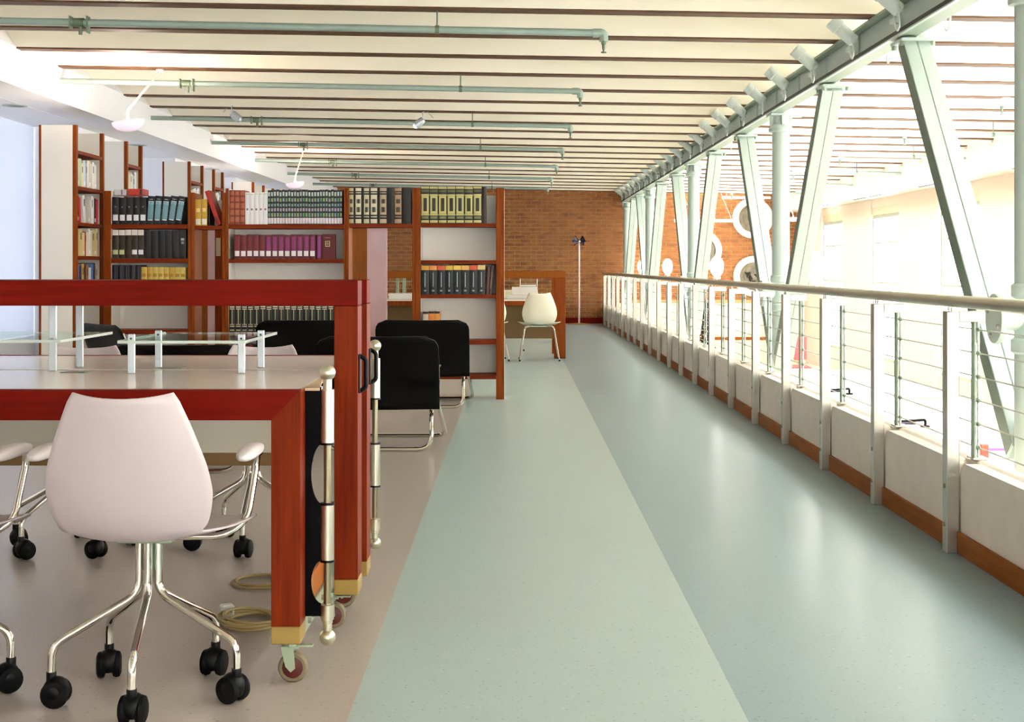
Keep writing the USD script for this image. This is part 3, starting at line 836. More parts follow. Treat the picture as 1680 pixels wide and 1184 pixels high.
def leather_chair(label, loc, rot):
    """folding sling chair, back towards local -y; origin on the floor under the middle"""
    t = thing('leather_chair', label, 'chair', loc, rot)
    W = .355
    r = .0135
    # frame A: rear floor bar up to the seat front; frame B: front floor bar up to the back
    A = [(-W + .05, -.40, .30)]
    obj('rear_frame', cat(tube([(-W + .04, .10, .40), (-W + .035, -.33, .21), (-W + .03, -.38, r), (W - .03, -.38, r), (W - .035, -.33, .21), (W - .04, .10, .40)], r, 10, .09)), M['chrome'], t)
    obj('front_frame', tube([(-W + .012, -.405, .64), (-W + .012, -.27, .33), (-W - .025, .36, r), (W + .025, .36, r), (W - .012, -.27, .33), (W - .012, -.405, .64)], r, 10, .09), M['chrome'], t)
    obj('cross_bar', cyl((-W + .02, -.28, .28), (W - .02, -.28, .28), .009, 10), M['chrome'], t)
    obj('pivot', cat([cyl((s * (W - .05), -.16, .285), (s * (W + .004), -.16, .285), .014, 10) for s in (-1, 1)]), M['chrome'], t)
    # back sling: rounded panel, slightly sagging
    prof = [(-.27, .245), (-.285, .30), (-.325, .42), (-.37, .55), (-.405, .66), (-.418, .695)]
    obj('back_sling', tfm(sling(prof, W + .014, .085), (0, -.020, .004)), M['black_leather'], t, True)
    ps = [(-.26, .275), (-.12, .265), (.05, .30), (.2, .36), (.30, .405), (.325, .40)]
    obj('seat_sling', sling(ps, W - .012, .04), M['black_leather'], t, True)
    for s in (-1, 1):
        ar = obj('arm_strap', box(s * (W - .03), s * (W - .004), -.34, .24, .475, .485, .003), M['black_leather'], t, 0)
        obj('arm_post', tube([(s * (W - .02), .22, .475), (s * (W - .02), .24, .37), (s * (W - .04), .10, .40)], .008, 8, .03), M['chrome'], ar)
    return t


def sling(prof, W, rad):
    P = np.array(prof)
    tt = np.r_[0, np.cumsum(np.linalg.norm(np.diff(P, axis=0), axis=1))]
    from scipy.interpolate import PchipInterpolator
    n = 18
    ts = np.linspace(0, tt[-1], n)
    Q = PchipInterpolator(tt, P)(ts)
    L = tt[-1]
    nv = 15
    pts = np.zeros((n, nv, 3))
    for i, (y, z) in enumerate(Q):
        e = L - ts[i]
        w = W
        if e < rad: w = W - rad + math.sqrt(max(0, rad ** 2 - (rad - e) ** 2))
        for j, v in enumerate(np.linspace(-1, 1, nv)):
            sag = .018 * (1 - v * v) * math.sin(PI * min(1, ts[i] / L))
            pts[i, j] = (w * v, y + sag, z - .004 * (1 - v * v))
    du, dv = np.gradient(pts, axis=0), np.gradient(pts, axis=1)
    N = np.cross(du, dv); N /= np.linalg.norm(N, axis=2, keepdims=True) + 1e-9
    A, B = pts + N * .006, pts - N * .006
    f = []
    for i in range(n - 1):
        for j in range(nv - 1):
            a, b, c, d = i * nv + j, (i + 1) * nv + j, (i + 1) * nv + j + 1, i * nv + j + 1
            f += [(a, b, c), (a, c, d)]
    f = np.array(f); n0 = n * nv
    ring = [j for j in range(nv)] + [i * nv + nv - 1 for i in range(1, n)] + [(n - 1) * nv + j for j in range(nv - 2, -1, -1)] + [i * nv for i in range(n - 2, 0, -1)]
    e = []
    for a, b in zip(ring, ring[1:] + ring[:1]): e += [(a, b, b + n0), (a, b + n0, a + n0)]
    m = trimesh.Trimesh(np.vstack([A.reshape(-1, 3), B.reshape(-1, 3)]), np.vstack([f, f[:, ::-1] + n0, np.array(e)]), process=False)
    m.fix_normals()
    return m


k1 = leather_chair('black leather sling chair with chrome frame just right of the table, back to the camera', (-.83, 9.24, 0), 0)
dup(k1, (-.73, 11.92, 0), 0, 'black leather sling chair farther back, in front of the right bookcase')
dup(k1, (-1.67, 11.92, 0), 0, 'black leather sling chair seen under the wooden beam beside the tall table leg')
dup(k1, (-1.83, 8.3, 0), 0, 'black leather sling chair low behind the glass riser on the tabletop')
dup(k1, (-2.69, 10.95, 0), -52, 'black leather sling chair turned sideways near the left bookcase')

# ------------------------------------------------------------------ BOOKCASES ACROSS THE ROOM
BD = 12.33                                            # distance of their front edges


def bookcase(label, l0, l1, r0, r1, top, shelves, backs, edge='cherry_upright', side='panel_white'):
    """l0..l1, r0..r1: left and right upright as seen in the picture at the front plane; shelves: (upper, lower) edges"""
    X = [wx(p, BD) for p in (l0, l1, r0, r1)]
    t = thing('bookcase', label, 'bookcase', (X[0], BD, 0))
    x0 = X[0]
    X = [q - x0 for q in X]
    H = wz(top, BD)
    for k, (a, b) in enumerate(((X[0], X[1]), (X[2], X[3]))):
        s = obj('side_panel', box(a + .001, b - .001, .012, .30, 0, H - .002), M[side], t, 0)
        obj('edge_band', box(a, b, 0, .0118, 0, H, .002), M[edge], s, 0)
    for (u, l) in shelves:
        zu, zl = wz(u, BD), wz(l, BD)
        s = obj('shelf', box(X[1] + .0005, X[2] - .0005, .006, .285, zl, zu), M['cherry_shelf'], t, 0)
    for (u, l) in backs:
        obj('back_panel', box(X[1] + .0005, X[2] - .0005, .287, .299, wz(l, BD), wz(u, BD)), M['panel_white'], t, 0)
    return t


bookcase('bookcase with black binders, leftmost of the row across the room', 170, 182, 308, 313, 313, [(368, 375), (424, 431), (480, 487), (541, 548), (612, 622)], [(326, 620)])
bookcase('very narrow bookcase unit holding two yellow volumes and a leaning red binder', 313.4, 319, 364, 369.5, 316, [(370, 376)], [(326, 369)], side='orange_veneer')
bookcase('bookcase with striped volumes on top and burgundy volumes on its second shelf', 370, 375, 564, 567, 309, [(368, 375), (425, 431), (482, 488), (545, 551), (612, 622)], [(326, 620)])
bookcase('open frame bookcase with one shelf of dark gilt volumes, brick wall seen beneath', 567.4, 572, 676, 681, 309, [(367, 373)], [], side='orange_veneer')
bookcase('bookcase at the right end of the row, ornate gold volumes on top', 681.4, 690, 814, 827, 308, [(366.5, 372), (427, 433), (483, 489), (558, 565), (615, 622)], [(318, 620)])

ORD = num
BM = {}


def bm(col, rough=.45):
    k = 'book_%d_%d_%d' % tuple(col)
    if k not in BM: BM[k] = mat(k, lin(*col), rough)
    return BM[k]


def spine(t, z0, z1, off=0.0, w=1.0, bulge=.004):
    a = np.linspace(-w, w, 7)
    front = [(t / 2 + t / 2 * q, -off - bulge * (1 - q * q)) for q in a]
    poly = Polygon(front + [(t / 2 + t / 2 * w, .004), (t / 2 - t / 2 * w, .004)])
    m = trimesh.creation.extrude_polygon(poly, z1 - z0, engine='earcut')
    m.apply_translation((0, 0, z0))
    return m


PAPER = None


def book(label, loc, t, h, depth, cover, marks=(), rotz=0, roty=0, group=None, kind='book', cat_='book', page=True):
    o = thing(kind, label, cat_, loc, rotz, group, roty=roty)
    g = .0004
    obj('cover', cat(spine(t - 2 * g, 0, h), box(0, .0025, .0041, depth, 0, h), box(t - 2 * g - .0025, t - 2 * g, .0041, depth, 0, h)), bm(cover), o, 25)
    if page: obj('page_block', box(.0028, t - 2 * g - .0028, .006, depth - .004, .003, h - .005), M['paper'], o, 0)
    for nm, z0, z1, w, col in marks:
        obj(nm, spine(t - 2 * g, h * z0, h * z1, .0012 if nm != 'raised_band' else .0028, w), bm(col), o, 25)
    return o


BZ = {}


def row(where, shelf_py, px0, groups, front=.025, depth=.20):
    """groups: (description, group, count, width in px, top py, cover, marks, lean in degrees)"""
    px = px0
    z = wz(shelf_py, BD) + .0006
    d = BD + front
    for (desc, grp, n_, w, top, cover, marks, lean) in groups:
        for k in range(n_):
            if desc is None: continue
            cv = cover[k % len(cover)] if isinstance(cover, list) else cover
            mk = marks(k) if callable(marks) else marks
            h = wz(top + rng.uniform(-.6, .6), d) - z
            t = w * d / FPX
            ang = lean(k) if callable(lean) else lean
            zz = z + (t * math.sin(math.radians(ang)) if ang > 0 else 0)
            lab = ('%s %s from the left, %s' % (ORD[k], desc, where)) if n_ > 1 else '%s, %s' % (desc, where)
            book(lab, (wx(px, d), d, zz), t * .985, h, depth, cv, mk, roty=ang, group=grp)
            px += w
        if desc is None: px += w


W = (236, 238, 244)
# leftmost bookcase
lab5 = [('spine_label', .14, .36, .74, W), ('spine_mark', .62, .67, .25, (120, 122, 130))]
teal = [('spine_label', .16, .80, .80, (112, 158, 172)), ('label_head', .70, .82, .82, (196, 220, 232)), ('label_foot', .13, .17, .7, (214, 228, 236)), ('title_mark', .87, .90, .5, (150, 156, 166))]
row('top shelf, leftmost bookcase', 368, 184, [
    ('black binder with white spine label', 'labelled black binders', 5, 11.3, 323.5, (14, 15, 22), lab5, 0),
    ('black binder with teal spine label', 'teal labelled binders', 5, 11.4, 322, (14, 16, 24), teal, lambda k: [3.0, 4.2, 6.0, 8.0, 9.5][k]),
], depth=.24)
pale = lambda k: [('spine_label', .80, .99, .96, (232, 226, 222)), ('call_label', .14, .30, .8, [(206, 208, 150), (190, 200, 140), (60, 50, 40), W, W][k])]
row('second shelf, leftmost bookcase', 424, 184.5, [
    ('dark brown volume with pale spine top', 'pale topped volumes', 5, 10.4, 376.5, (44, 36, 26), pale, 0),
    ('plain black volume', 'plain black volumes', 5, 11.5, 378, (12, 13, 20), (), 0),
    ('black volume with white script', None, 1, 11.5, 377, (14, 14, 18), [('script_mark', .62, .70, .5, (180, 182, 186)), ('script_mark', .5, .58, .35, (150, 152, 156))], 0)])
row('third shelf, leftmost bookcase', 480, 184, [
    ('dark violet volume', 'dark violet volumes', 5, 9.6, 435, (22, 20, 30), [('spine_line', .02, .98, .06, (110, 106, 124))], 0),
    ('mustard yellow volume', 'mustard volumes', 8, 9.1, 438, [(204, 176, 72), (196, 160, 60), (206, 184, 84), (210, 190, 96)], [('spine_label', .62, .74, .7, (176, 130, 50)), ('label_foot', .30, .38, .7, (220, 204, 130))], 0)])
# narrow unit
row('narrow bookcase unit', 370, 320.2, [
    ('mustard volume with round white emblem', 'emblem volumes', 2, 10.0, 327, (200, 160, 48), [('spine_emblem', .52, .66, .6, (236, 214, 150)), ('label_foot', .04, .26, .82, (228, 222, 206))], 0)])
book('thin black folder beside the mustard volumes in the narrow bookcase unit', (wx(340.8, BD), BD + .03, wz(370, BD) + .0006), .011, .165, .2, (16, 15, 18), kind='folder', cat_='folder')
book('bright red binder leaning to the left in the narrow bookcase unit', (wx(355.0, BD), BD + .03, wz(370, BD) + .001), .036, .305, .22, (176, 34, 24), [('spine_mark', .08, .24, .5, (120, 20, 18))], roty=-20, kind='binder', cat_='binder')
# striped volumes
stripes_ = [(96, 150, 112), (150, 176, 110), (120, 160, 140), (168, 150, 150), (140, 170, 96), (130, 150, 170)]


def stripe(k):
    c1 = stripes_[k % 6]; c2 = stripes_[(k * 3 + 2) % 6]
    return [('spine_label', .02, .19, .93, (226, 216, 224)), ('stripe', .22, .33, .68, c1), ('stripe', .38, .47, .68, (170, 160, 178)), ('stripe', .52, .60, .68, c2), ('stripe', .66, .76, .68, c1), ('stripe', .82, .94, .68, (186, 200, 196))]


br = [('raised_band', .08, .22, .8, (178, 96, 62)), ('raised_band', .28, .42, .8, (178, 96, 62)), ('raised_band', .48, .62, .8, (178, 96, 62)), ('raised_band', .68, .80, .8, (178, 96, 62)), ('raised_band', .86, .97, .8, (178, 96, 62))]
row('top shelf, bookcase of striped volumes', 368, 376.5, [
    ('red brown banded volume', 'banded brown volumes', 3, 8.6, 312.5, (132, 52, 34), br, 0),
    ('white volume', 'white volumes', 5, 7.4, 315.5, (240, 240, 246), [('spine_mark', .44, .50, .4, (150, 130, 140)), ('spine_line', .93, .96, .8, (206, 210, 180))], 0)])
row('top shelf, bookcase of striped volumes', 368, 439.3, [
    ('green and black striped volume', 'striped volumes', 26, 4.72, 311.5, (24, 30, 30), stripe, 0)])


def burg(k):
    return [('call_label', .12, .34, .74, (238, 232, 240)), ('spine_gloss', .36, .92, .62, (118, 26, 34) if k < 5 else (140, 44, 112))]


row('second shelf, bookcase of striped volumes', 425, 384, [
    ('burgundy volume with white call label', 'burgundy volumes', 13, 10.3, 385, [(92, 14, 26), (98, 16, 30)], burg, 0)])
book('violet spined burgundy volume without label, right of the burgundy row', (wx(519, BD), BD + .025, wz(425, BD) + .0006), .04, .205, .2, (100, 18, 44), [('spine_gloss', .06, .95, .6, (150, 60, 150))])
b = book('burgundy volume turned to show its front cover emblem, right of the burgundy row', (wx(549, BD), BD + .045, wz(425, BD) + .0006), .03, .21, .112, (92, 12, 24), (), rotz=90)
obj('cover_emblem', cat(box(-.0012, .0, .045, .0855, .105, .112), box(-.0012, 0, .045, .0855, .148, .155), box(-.0012, 0, .045, .052, .112, .148), box(-.0012, 0, .0785, .0855, .112, .148)), bm((206, 190, 150)), b, 0)
obj('cover_medallion', tfm(lathe([(0, -.0006), (.0125, -.0006), (.0125, .0006), (0, .0006)], 16), (-.0007, .065, .130), ry=90), bm((150, 130, 100)), b)
obj('cover_title', box(-.0012, 0, .04, .09, .178, .184), bm((170, 120, 110)), b, 0)
cr = [('spine_label', .05, .10, .75, (190, 180, 150)), ('raised_band', .20, .24, .8, (200, 190, 160)), ('spine_panel', .30, .86, .62, (40, 44, 34)), ('spine_line', .28, .31, .8, (206, 196, 166)), ('spine_line', .86, .90, .8, (206, 196, 166)), ('spine_head', .93, .98, .8, (214, 206, 180)), ('side_line', .30, .86, .12, (200, 190, 150))]
row('lower shelf, bookcase of striped volumes', 545, 376.0, [
    ('black and cream ribbed volume', 'ribbed volumes', 18, 10.1, 501.5, (22, 22, 20), cr, 0)])
row('lowest shelf, bookcase of striped volumes', 612, 380, [
    ('small brown volume', 'small brown volumes', 8, 7.0, 566, [(110, 44, 30), (140, 60, 40), (70, 34, 30)], (), 0)])


# dark gilt volumes on the open frame
def gilt(col):
    return [('spine_head', .90, .985, .96, col), ('spine_line', .84, .865, .9, col), ('spine_panel', .25, .80, .92, col), ('title_panel', .56, .68, .56, (34, 22, 18)), ('title_panel', .32, .46, .56, (44, 26, 20)), ('spine_foot', .015, .13, .96, col), ('spine_line', .18, .205, .9, col)]


px = 572.4
for k, (w, dark) in enumerate(((8.2, 0), (2.4, 1), (10.4, 0), (3.4, 1), (9.5, 0), (1.4, 1), (11.8, 0), (3.6, 1), (11.6, 0), (12.6, 1), (12, 0), (15.5, 1))):
    d = BD + .025
    z = wz(367, BD) + .0006
    t = w * d / FPX
    if dark:
        lab = 'plain black volume of the gilt set, %s from the left on the open frame' % ORD[k]
        book(lab, (wx(px, d), d + .004, z), t * .985, wz(307.5, d) - z, .2, (18, 14, 12), (), group='gilt set on the open frame', page=t > .01)
    else:
        col = [(196, 184, 140), (218, 210, 180), (200, 196, 160), (214, 206, 178), (180, 162, 132), (170, 140, 104)][k // 2]
        lab = 'cream gilt spined volume of the gilt set, %s from the left on the open frame' % ORD[k]
        book(lab, (wx(px, d), d, z), t * .985, wz(307.5, d) - z, .2, (26, 18, 14), gilt(col), group='gilt set on the open frame')
    px += w


# right bookcase
def ornate(k):
    c = (196, 188, 120)
    return [('spine_head', .93, .99, .96, c), ('spine_band', .84, .90, .9, (92, 92, 56)), ('spine_capital', .74, .785, .96, c), ('spine_panel', .26, .735, .86, c), ('panel_inset', .33, .68, .42, (30, 32, 24)), ('spine_capital', .215, .255, .96, c), ('spine_band', .13, .19, .8, (120, 124, 80)), ('spine_foot', .02, .09, .9, c)]


row('top shelf, right end bookcase', 366.5, 690.6, [
    ('ornate gold and black volume', 'ornate gold volumes', 7, 14.3, 305.5, (24, 26, 18), ornate, 0),
    ('plain dark brown volume beside the ornate gold ones', None, 1, 7, 306.5, (44, 20, 18), (), 0)], depth=.22)
tops = [(226, 168, 58), (232, 150, 70), (222, 92, 52), (228, 184, 60), (232, 196, 84), (230, 180, 90), (218, 84, 50), (236, 206, 140)]
row('middle shelf, right end bookcase', 483, 691, [
    ('black volume with coloured spine top', 'orange topped black volumes', 8, 13.2, 435, (18, 24, 28), lambda k: [('spine_top', .84, .995, .97, tops[k]), ('title_line', .25, .76, .10, (176, 190, 196)), ('title_dot', .10, .16, .3, (130, 146, 150))], 0),
    ('brown volume leaning beside the orange topped black ones', None, 1, 5, 438, (84, 44, 30), (), 3.5),
    ('dark volume leaning at the end of the black row', None, 1, 5, 436, (60, 30, 26), [('spine_mark', .2, .8, .3, (150, 110, 70))], 5.0)])
row('low shelf behind the leather chair', 558, 694, [
    ('orange volume with dark top', 'low orange volumes', 3, 9.2, 511, [(206, 196, 180), (226, 130, 54), (230, 150, 60)], [('spine_top', .93, 1.0, .98, (40, 26, 22))], 0)])

# boxes lying on the black binders
zt = wz(322, BD)
bx = thing('box_file', 'flat pale grey box file lying on the black binders', 'box', (wx(184, BD), BD + .06, zt + .012))
obj('body', box(0, .10, 0, .2, 0, .05, .003), bm((216, 216, 220)), bx, 0); obj('spine_tab', box(.06, .07, -.002, 0.0, .004, .046), bm((150, 80, 150)), bx, 0)
bx = thing('box_file', 'flat red box file lying on the black binders', 'box', (wx(206, BD), BD + .06, zt + .012))
obj('body', box(0, .13, 0, .2, 0, .055, .003), bm((190, 52, 40)), bx, 0); obj('spine_tab', box(.105, .122, -.002, 0, .004, .05), bm((60, 30, 30)), bx, 0)

# panels standing behind the row
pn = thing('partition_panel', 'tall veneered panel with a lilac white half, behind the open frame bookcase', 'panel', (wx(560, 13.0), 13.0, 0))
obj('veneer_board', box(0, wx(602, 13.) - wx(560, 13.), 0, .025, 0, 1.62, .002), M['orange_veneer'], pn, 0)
obj('white_board_and_sheen', box(wx(602, 13.) - wx(560, 13.) + .001, wx(635, 13.) - wx(560, 13.), 0, .025, 0, 1.62, .002), M['lilac_board_and_sheen'], pn, 0, label='lilac white half of the panel')  # paler half stands for light reflected off the same wooden panel
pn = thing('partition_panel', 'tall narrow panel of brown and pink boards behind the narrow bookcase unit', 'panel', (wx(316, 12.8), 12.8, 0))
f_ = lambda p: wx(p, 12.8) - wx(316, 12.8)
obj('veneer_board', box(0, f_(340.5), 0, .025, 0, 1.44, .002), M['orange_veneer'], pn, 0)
obj('white_board_and_sheen', box(f_(340.6), f_(352.5), 0, .025, 0, 1.44, .002), M['lilac_board_and_sheen'], pn, 0)
obj('brown_board', box(f_(352.6), f_(370), 0, .025, 0, 1.44, .002), M['cherry_upright'], pn, 0)
obj('label_plate', box(f_(354.5), f_(362), -.003, 0, wz(420, 12.8), wz(390, 12.8)), bm((206, 190, 160)), pn, 0)

# ------------------------------------------------------------------ BOOKCASES ALONG THE LEFT WALL
XF, XB = -3.5, -3.8
LC = [(11.67, 12.47), (13.2, 13.75), (15.76, 16.45), (17.04, 17.6), (19.6, 20.45), (21.2, 21.8), (23.6, 24.4)]
palcol = [(226, 224, 216), (214, 212, 206), (196, 200, 150), (222, 214, 176), (206, 216, 224), (150, 176, 196), (232, 226, 220), (210, 190, 150), (190, 200, 206)]
mixcol = [(228, 222, 222), (36, 30, 34), (206, 40, 44), (226, 226, 228), (216, 208, 196), (232, 230, 232)]
tancol = [(222, 218, 210), (206, 204, 196), (196, 176, 120), (206, 182, 120), (216, 200, 140), (186, 60, 60), (224, 214, 190)]
blucol = [(206, 210, 218), (80, 120, 176), (40, 40, 60), (190, 150, 90), (60, 40, 44), (160, 110, 60)]
for k, (a, b_) in enumerate(LC):
    t = thing('wall_bookcase', 'tall white sided bookcase against the left wall, %s from the camera' % ORD[k], 'bookcase', (XF, a, 0))
    H = 2.25
    L = b_ - a
    for (u, v) in ((0, .045), (L - .045, L)):
        s = obj('side_panel', box(XB - XF + .02, -.03, u, v, 0, H - .002), M['panel_white'], t, 0)
        obj('edge_band', box(-.0298, 0, u, v, 0, H, .002), M['cherry_upright'], s, 0)
        obj('edge_band', box(XB - XF, XB - XF + .0198, u, v, 0, H, .002), M['cherry_upright'], s, 0)
    SZ = [2.05, 1.765, 1.475, 1.205, .92, .63, .35, .08]
    for z in SZ:
        obj('shelf', box(XB - XF + .012, -.004, .0455, L - .0455, z - .028, z), M['cherry_shelf'], t, 0)
    obj('back_panel', box(XB - XF, XB - XF + .0115, .0455, L - .0455, .05, H - .02), M['board_cream'], t, 0)
    cols = [palcol, mixcol, tancol, blucol]
    for r_, z in enumerate(SZ[1:5]):
        if k >= 2 and r_ > 0: continue
        if k == 1 and r_ > 1: continue
        y = a + .05
        q = 0
        while True:
            w = rng.uniform(.035, .075) * (1 if k < 2 else 1.3)
            if y + w > b_ - .07: break
            h = rng.uniform(.19, .235)
            ang = 0
            if r_ == 1 and k == 0 and q in (2, 3, 4): ang = [-7, -9, 8][q - 2]
            col = cols[r_][q % len(cols[r_])]
            mk = [('spine_label', .08, .22, .7, (240, 238, 232))] if q % 3 == 1 else ([('spine_mark', .6, .85, .5, tuple(int(c * .6) for c in col))] if q % 2 else ())
            lab = '%s volume from the near end, %s shelf of the %s left wall bookcase' % (ORD[q], ['upper', 'second', 'third', 'fourth'][r_], ORD[k])
            if ang: y += .02
            zz = z + .0008 + (w * math.sin(math.radians(ang)) if ang > 0 else 0)
            book(lab, (XF - .03, y, zz), w * .98, h, .19, col, mk, rotz=90, roty=ang, group='volumes on the left wall bookcases')
            y += w + (.04 if ang else 0)
            q += 1

# ------------------------------------------------------------------ FAR READING TABLE
ft = thing('far_reading_table', 'distant brown reading table with a high beam, in front of the brick wall', 'table', (-.6, 17.8, 0))
for s in (-1, 1):
    obj('tall_leg', box(s * 1.075, s * 1.215, .0, .06, 0, .9795, .003), M['cherry_upright'], ft, 0)
    obj('tall_leg', box(s * 1.075, s * 1.215, 1.0, 1.06, 0, .9795, .003), M['cherry_upright'], ft, 0)
obj('top_beam', box(-1.215, 1.215, 0, .06, .98, 1.062, .003), M['skirting_wood'], ft, 0)
obj('top_beam', box(-1.215, 1.215, 1.0, 1.06, .98, 1.062, .003), M['cherry_upright'], ft, 0)
obj('tabletop', box(-1.07, 1.07, -.0, 1.06, .70, .72, .002), M['laminate'], ft, 0)
obj('apron', box(-1.07, 1.07, .005, .04, .645, .6995), M['cherry_upright'], ft, 0)
obj('modesty_panel', box(-1.07, 1.07, .50, .52, .22, .6995), M['tan_strip'], ft, 0)
fr = thing('glass_riser', 'glass shelf on metal posts on the distant table, seen beneath the open frame bookcase', 'shelf', (-1.42, 18.3, .7205))
for (x_, y_) in ((-.05, 0), (.03, .02)):
    obj('post', box(x_ - .02, x_ + .02, y_ - .008, y_ + .008, 0, .26, .002), M['zinc'], fr, 0)
obj('glass_plate', box(-.25, .25, -.15, .15, .205, .215), M['shelf_glass'], fr, 0)


def paper_stack(label, px0, px1, d, z, h, depth=.22):
    t = thing('paper_stack', label, 'papers', (wx(px0, d), d, z))
    w = wx(px1, d) - wx(px0, d)
    n_ = 4
    for k in range(n_):
        dx = rng.uniform(-.008, .008)
        obj('bundle', box(dx, w + dx, rng.uniform(0, .02), depth, h * k / n_ + .0003, h * (k + 1) / n_ - .0005), M['paper'], t, 0)


ty = 17.95
paper_stack('white paper stack on the distant table, left of the cream chair', 831, 866, ty, .7205, .05)
paper_stack('taller white paper pile behind the cream chair on the distant table', 840, 882, 18.4, .7205, .14)
tr = thing('paper_tray', 'small wire letter tray on the distant table above the paper pile', 'tray', (wx(853, 18.75), 18.75, .7205))
ww = 28 * 18.75 / FPX
obj('frame', cat([cyl((0, 0, 0), (0, 0, .24), .004, 6), cyl((ww, 0, 0), (ww, 0, .24), .004, 6)] + [cyl((0, 0, .05 + .045 * k), (ww, 0, .05 + .045 * k), .004, 6) for k in range(5)]), M['stainless'], tr)
for k in range(3):
    obj('sheet_pile', box(.01, ww - .01, .0, .2, .055 + .045 * k, .075 + .045 * k), M['paper'], tr, 0)
paper_stack('loose white papers on the distant table seen beneath the open frame bookcase', 637, 676, 17.86, .7205, .07, .2)

# ------------------------------------------------------------------ FLOOR LAMP STAND AT THE BRICK WALL
fs = thing('floor_lamp', 'slim floor lamp stand with a dark double head before the brick wall', 'lamp', (wx(950, 28.4), 28.4, 0))
obj('base', lathe([(0, 0), (.24, 0), (.24, .012), (.03, .02), (0, .02)], 28), M['brass_shoe'], fs)
obj('pole', cyl((0, 0, .02), (0, 0, 1.62), .018, 12), M['lamp_stem'], fs)
obj('cross_handle', cat(cyl((-.13, 0, .655), (.13, 0, .655), .016, 10)), M['brass_shoe'], fs)
for s in (-1, 1):
    obj('lamp_head', tfm(lathe([(0, 0), (.03, 0), (.075, .08), (.07, .08), (.028, .01), (0, .01)], 16), (s * .035, 0, 1.62), ry=s * 60), M['purple_head'], fs)
    obj('lamp_head', tfm(lathe([(0, 0), (.03, 0), (.06, .07), (.056, .07), (.028, .01), (0, .01)], 16), (s * .035, 0, 1.60), ry=s * 105), M['purple_head'], fs)
obj('socket', ball((0, 0, 1.61), .04, 2), M['stainless'], fs, True)

# ------------------------------------------------------------------ ROUNDELS ON THE BRICK WALL
for (px, py, nm) in ((1234.5, 358, 'upper round relief medallion with a cream ring on the brick wall'), (1151, 411, 'middle round relief medallion, half hidden behind a steel column'), (1236, 453, 'lower round relief medallion with dark figures, above the handrail')):
    d = Y1 - .02
    t = thing('medallion', nm, 'medallion', (wx(px, d), d, wz(py, d)))
    obj('ring', tfm(lathe([(.275, .0), (.40, .0), (.40, -.05), (.385, -.075), (.30, -.075), (.275, -.05), (.275, 0)], 48), rx=-90), M['ring_cream'], t)
    obj('disc', tfm(lathe([(0, 0), (.275, 0), (.275, .02), (.20, .035), (.19, .028), (.1, .028), (.09, .05), (0, .055)], 40), rx=90), M['relief_bronze'], t)
    r2 = random.Random(int(px))
    lumps = []
    for k in range(9 if 'lower' in nm else 4):
        a, rr = r2.uniform(0, 6.28), r2.uniform(.02, .16)
        p = (rr * math.cos(a), -.06, rr * math.sin(a))
        q = (p[0] + r2.uniform(-.09, .09), -.075, p[2] + r2.uniform(-.1, .1))
        lumps.append(tube([p, q], [.026, .014], 8, 0))
    for m_ in lumps: obj('figure', m_, M['relief_dark'], t, True)

# suspended bars near the wall
for (p0, p1, py, nm, wires) in ((1106, 1206, 362, 'white suspended bar on slanting wires before the brick wall', ((.35, .1), (.95, .75))), (1184, 1264, 324, 'upper white suspended bar near the hall ceiling', ((.1, .1), (.8, .8)))):
    d = 27.19 if py > 340 else 28.13
    L = wx(p1, d) - wx(p0, d)
    t = thing('suspended_bar', nm, 'light bar', (wx(p0, d), d, wz(py, d)))
    obj('bar', cyl((0, 0, 0), (L, 0, 0), .03, 12), M['lamp_stem'], t)
    for (u, v) in wires:
        obj('wire', cyl((u * L, 0, .0), (v * L, 0, 2.53 - wz(py, d)), .006, 6), M['lamp_stem'], t)

# ------------------------------------------------------------------ LOWER HALL FURNITURE
for k, (ya, yb) in enumerate(((9.6, 12.6), (13.1, 16.1))):
    t = thing('hall_table', 'long white reading table in the lower hall, %s to the camera' % ('closest' if k == 0 else 'second closest'), 'table', (3.35, ya, ZH))
    obj('tabletop', box(-.55, .55, 0, yb - ya, .70, .735, .004), M['laminate'], t, 0)
    for sx in (-1, 1):
        for yy in (.1, yb - ya - .1):
            obj('leg', box(sx * .48 - .03, sx * .48 + .03, yy - .03, yy + .03, 0, .6995), M['panel_white'], t, 0)
for (px, py, nm) in ((1495, 693, 'small black desk lamp on the closest white hall table'), (1375, 641, 'small black desk lamp on the second white hall table')):
    zl = ZH + .736
    d = (EYE - zl - .03) * FPX / (py - VY)
    t = thing('desk_lamp', nm, 'lamp', (wx(px, d), d, zl))
    obj('arm', tube([(.10, 0, .0), (.10, 0, .05), (-.02, 0, .042), (-.10, 0, .035)], .009, 8, .015), M['black_plastic'], t)
    obj('head', box(-.13, .03, -.03, .03, .02, .036, .004), M['purple_head'], t, 0)
    obj('base', lathe([(0, 0), (.035, 0), (.03, .012), (0, .012)], 14), M['black_plastic'], t) if False else obj('base', tfm(lathe([(0, 0), (.035, 0), (.03, .012), (0, .012)], 14), (.10, 0, 0)), M['black_plastic'], t)
d = 7.6
rp = thing('barrier', 'low barrier of an orange red post and a thin violet bar behind the parapet', 'barrier', (wx(1614, d), d, ZH))
zb = wz(735, d) - ZH
obj('post', box(-.02, .02, -.02, .02, 0, zb + .02, .003), M['red_post'], rp, 0)
obj('foot', box(-.08, .08, -.08, .08, 0, .015, .003), M['red_post'], rp, 0)
obj('bar', box(.021, .95, -.008, .008, zb - .012, zb), M['violet_bar'], rp, 0)
obj('end_post', box(.951, .975, -.012, .012, 0, zb), M['violet_bar'], rp, 0)
d = 21.0
rc = thing('red_chair', 'red chair standing in the lower hall beyond the railing', 'chair', (wx(1305, d), d, ZH))
obj('seat', box(-.2, .2, -.2, .2, .42, .45, .01), M['red_plastic'], rc, 0)
obj('backrest', box(-.2, .2, .17, .2, .52, .86, .01), M['red_plastic'], rc, 0)
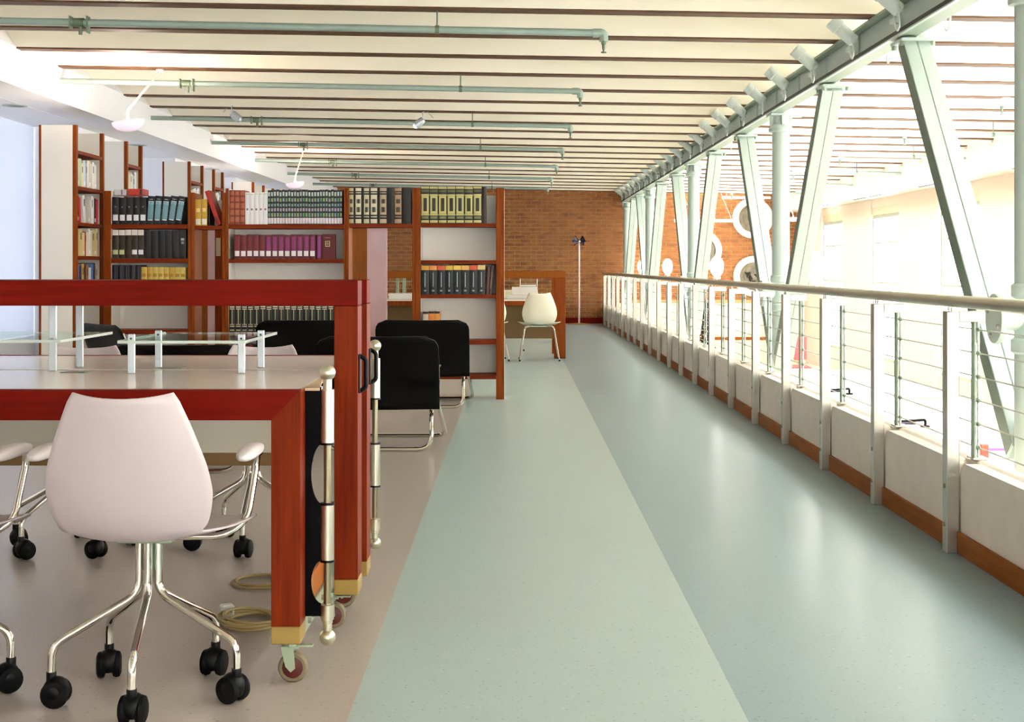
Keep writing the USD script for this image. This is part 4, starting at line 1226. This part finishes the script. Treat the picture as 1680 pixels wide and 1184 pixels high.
for sx in (-1, 1):
    for sy in (-1, 1):
        obj('leg', cyl((sx * .18, sy * .18, 0), (sx * .17, sy * .185, .42 if sy < 0 else .6), .012, 8), M['chrome'], rc)
# potted tree
d = 24.6
pt = thing('potted_tree', 'slim dark potted tree in the lower hall near the brick wall', 'plant', (wx(1152, d), d, ZH))
obj('pot', lathe([(0, 0), (.10, 0), (.14, .26), (.125, .26), (.12, .22), (0, .22)], 20), M['terracotta'], pt)
obj('trunk', cyl((0, 0, .2), (.0, 0, 1.25), .016, 8), M['terracotta'], pt)
r3 = random.Random(3)
lv = []
for k in range(420):
    z = r3.uniform(.35, 1.32); rr = .02 + (1.36 - z) * .19 * math.sqrt(r3.random()); a = r3.uniform(0, 6.28)
    m_ = trimesh.Trimesh([(-.032, 0, 0), (.032, 0, 0), (0, .09, .01), (0, .04, -.018)], [(0, 1, 2), (0, 2, 3), (1, 3, 2), (0, 3, 1)], process=False)
    lv.append(tfm(m_, (rr * math.cos(a), rr * math.sin(a), z), rx=r3.uniform(-40, 10), rz=math.degrees(a) - 90))
obj('foliage', cat(lv), M['leaf_dark'], pt, 0, kind='stuff')

# ------------------------------------------------------------------ CORDS UNDER THE TABLE
def coil(label, px, py, rx_, ry_, turns, plug):
    d = (EYE - .02) * FPX / (py - VY)
    t = thing('power_cord', label, 'cord', (wx(px, d), d, 0))
    P = []
    r4 = random.Random(int(px))
    for k in range(turns * 28):
        a = 2 * PI * k / 28
        s_ = 1 + .10 * math.sin(a * .37 + 1) + .05 * math.sin(a * .9)
        P.append((rx_ * s_ * math.cos(a) + .012 * math.sin(a * .21), ry_ * s_ * math.sin(a), .006 + .0075 * (k // 28) * (.5 + .5 * math.sin(a * .5) ** 2)))
    obj('cord', tube(P, .0048, 8, 0), M['cord_beige'], t)
    if plug:
        obj('plug', tfm(cat(box(-.022, .022, -.018, .018, 0, .042, .006)), (-rx_ - .005, .07, .005), rz=25), M['plug_white'], t, 0)
        obj('plug_pin', tfm(cat([cyl((s * .009, -.017, .022), (s * .009, -.034, .022), .003, 8) for s in (-1, 1)]), (-rx_ - .005, .07, .005), rz=25), M['stainless'], t)
    return t


coil('beige power cord coiled on the floor with a white plug', 412, 1013, .085, .10, 5, True)
coil('beige power cord loosely looped on the floor behind the coiled one', 425, 948, .095, .10, 2, False)
for lab in bad_labels: print('BAD LABEL', lab)
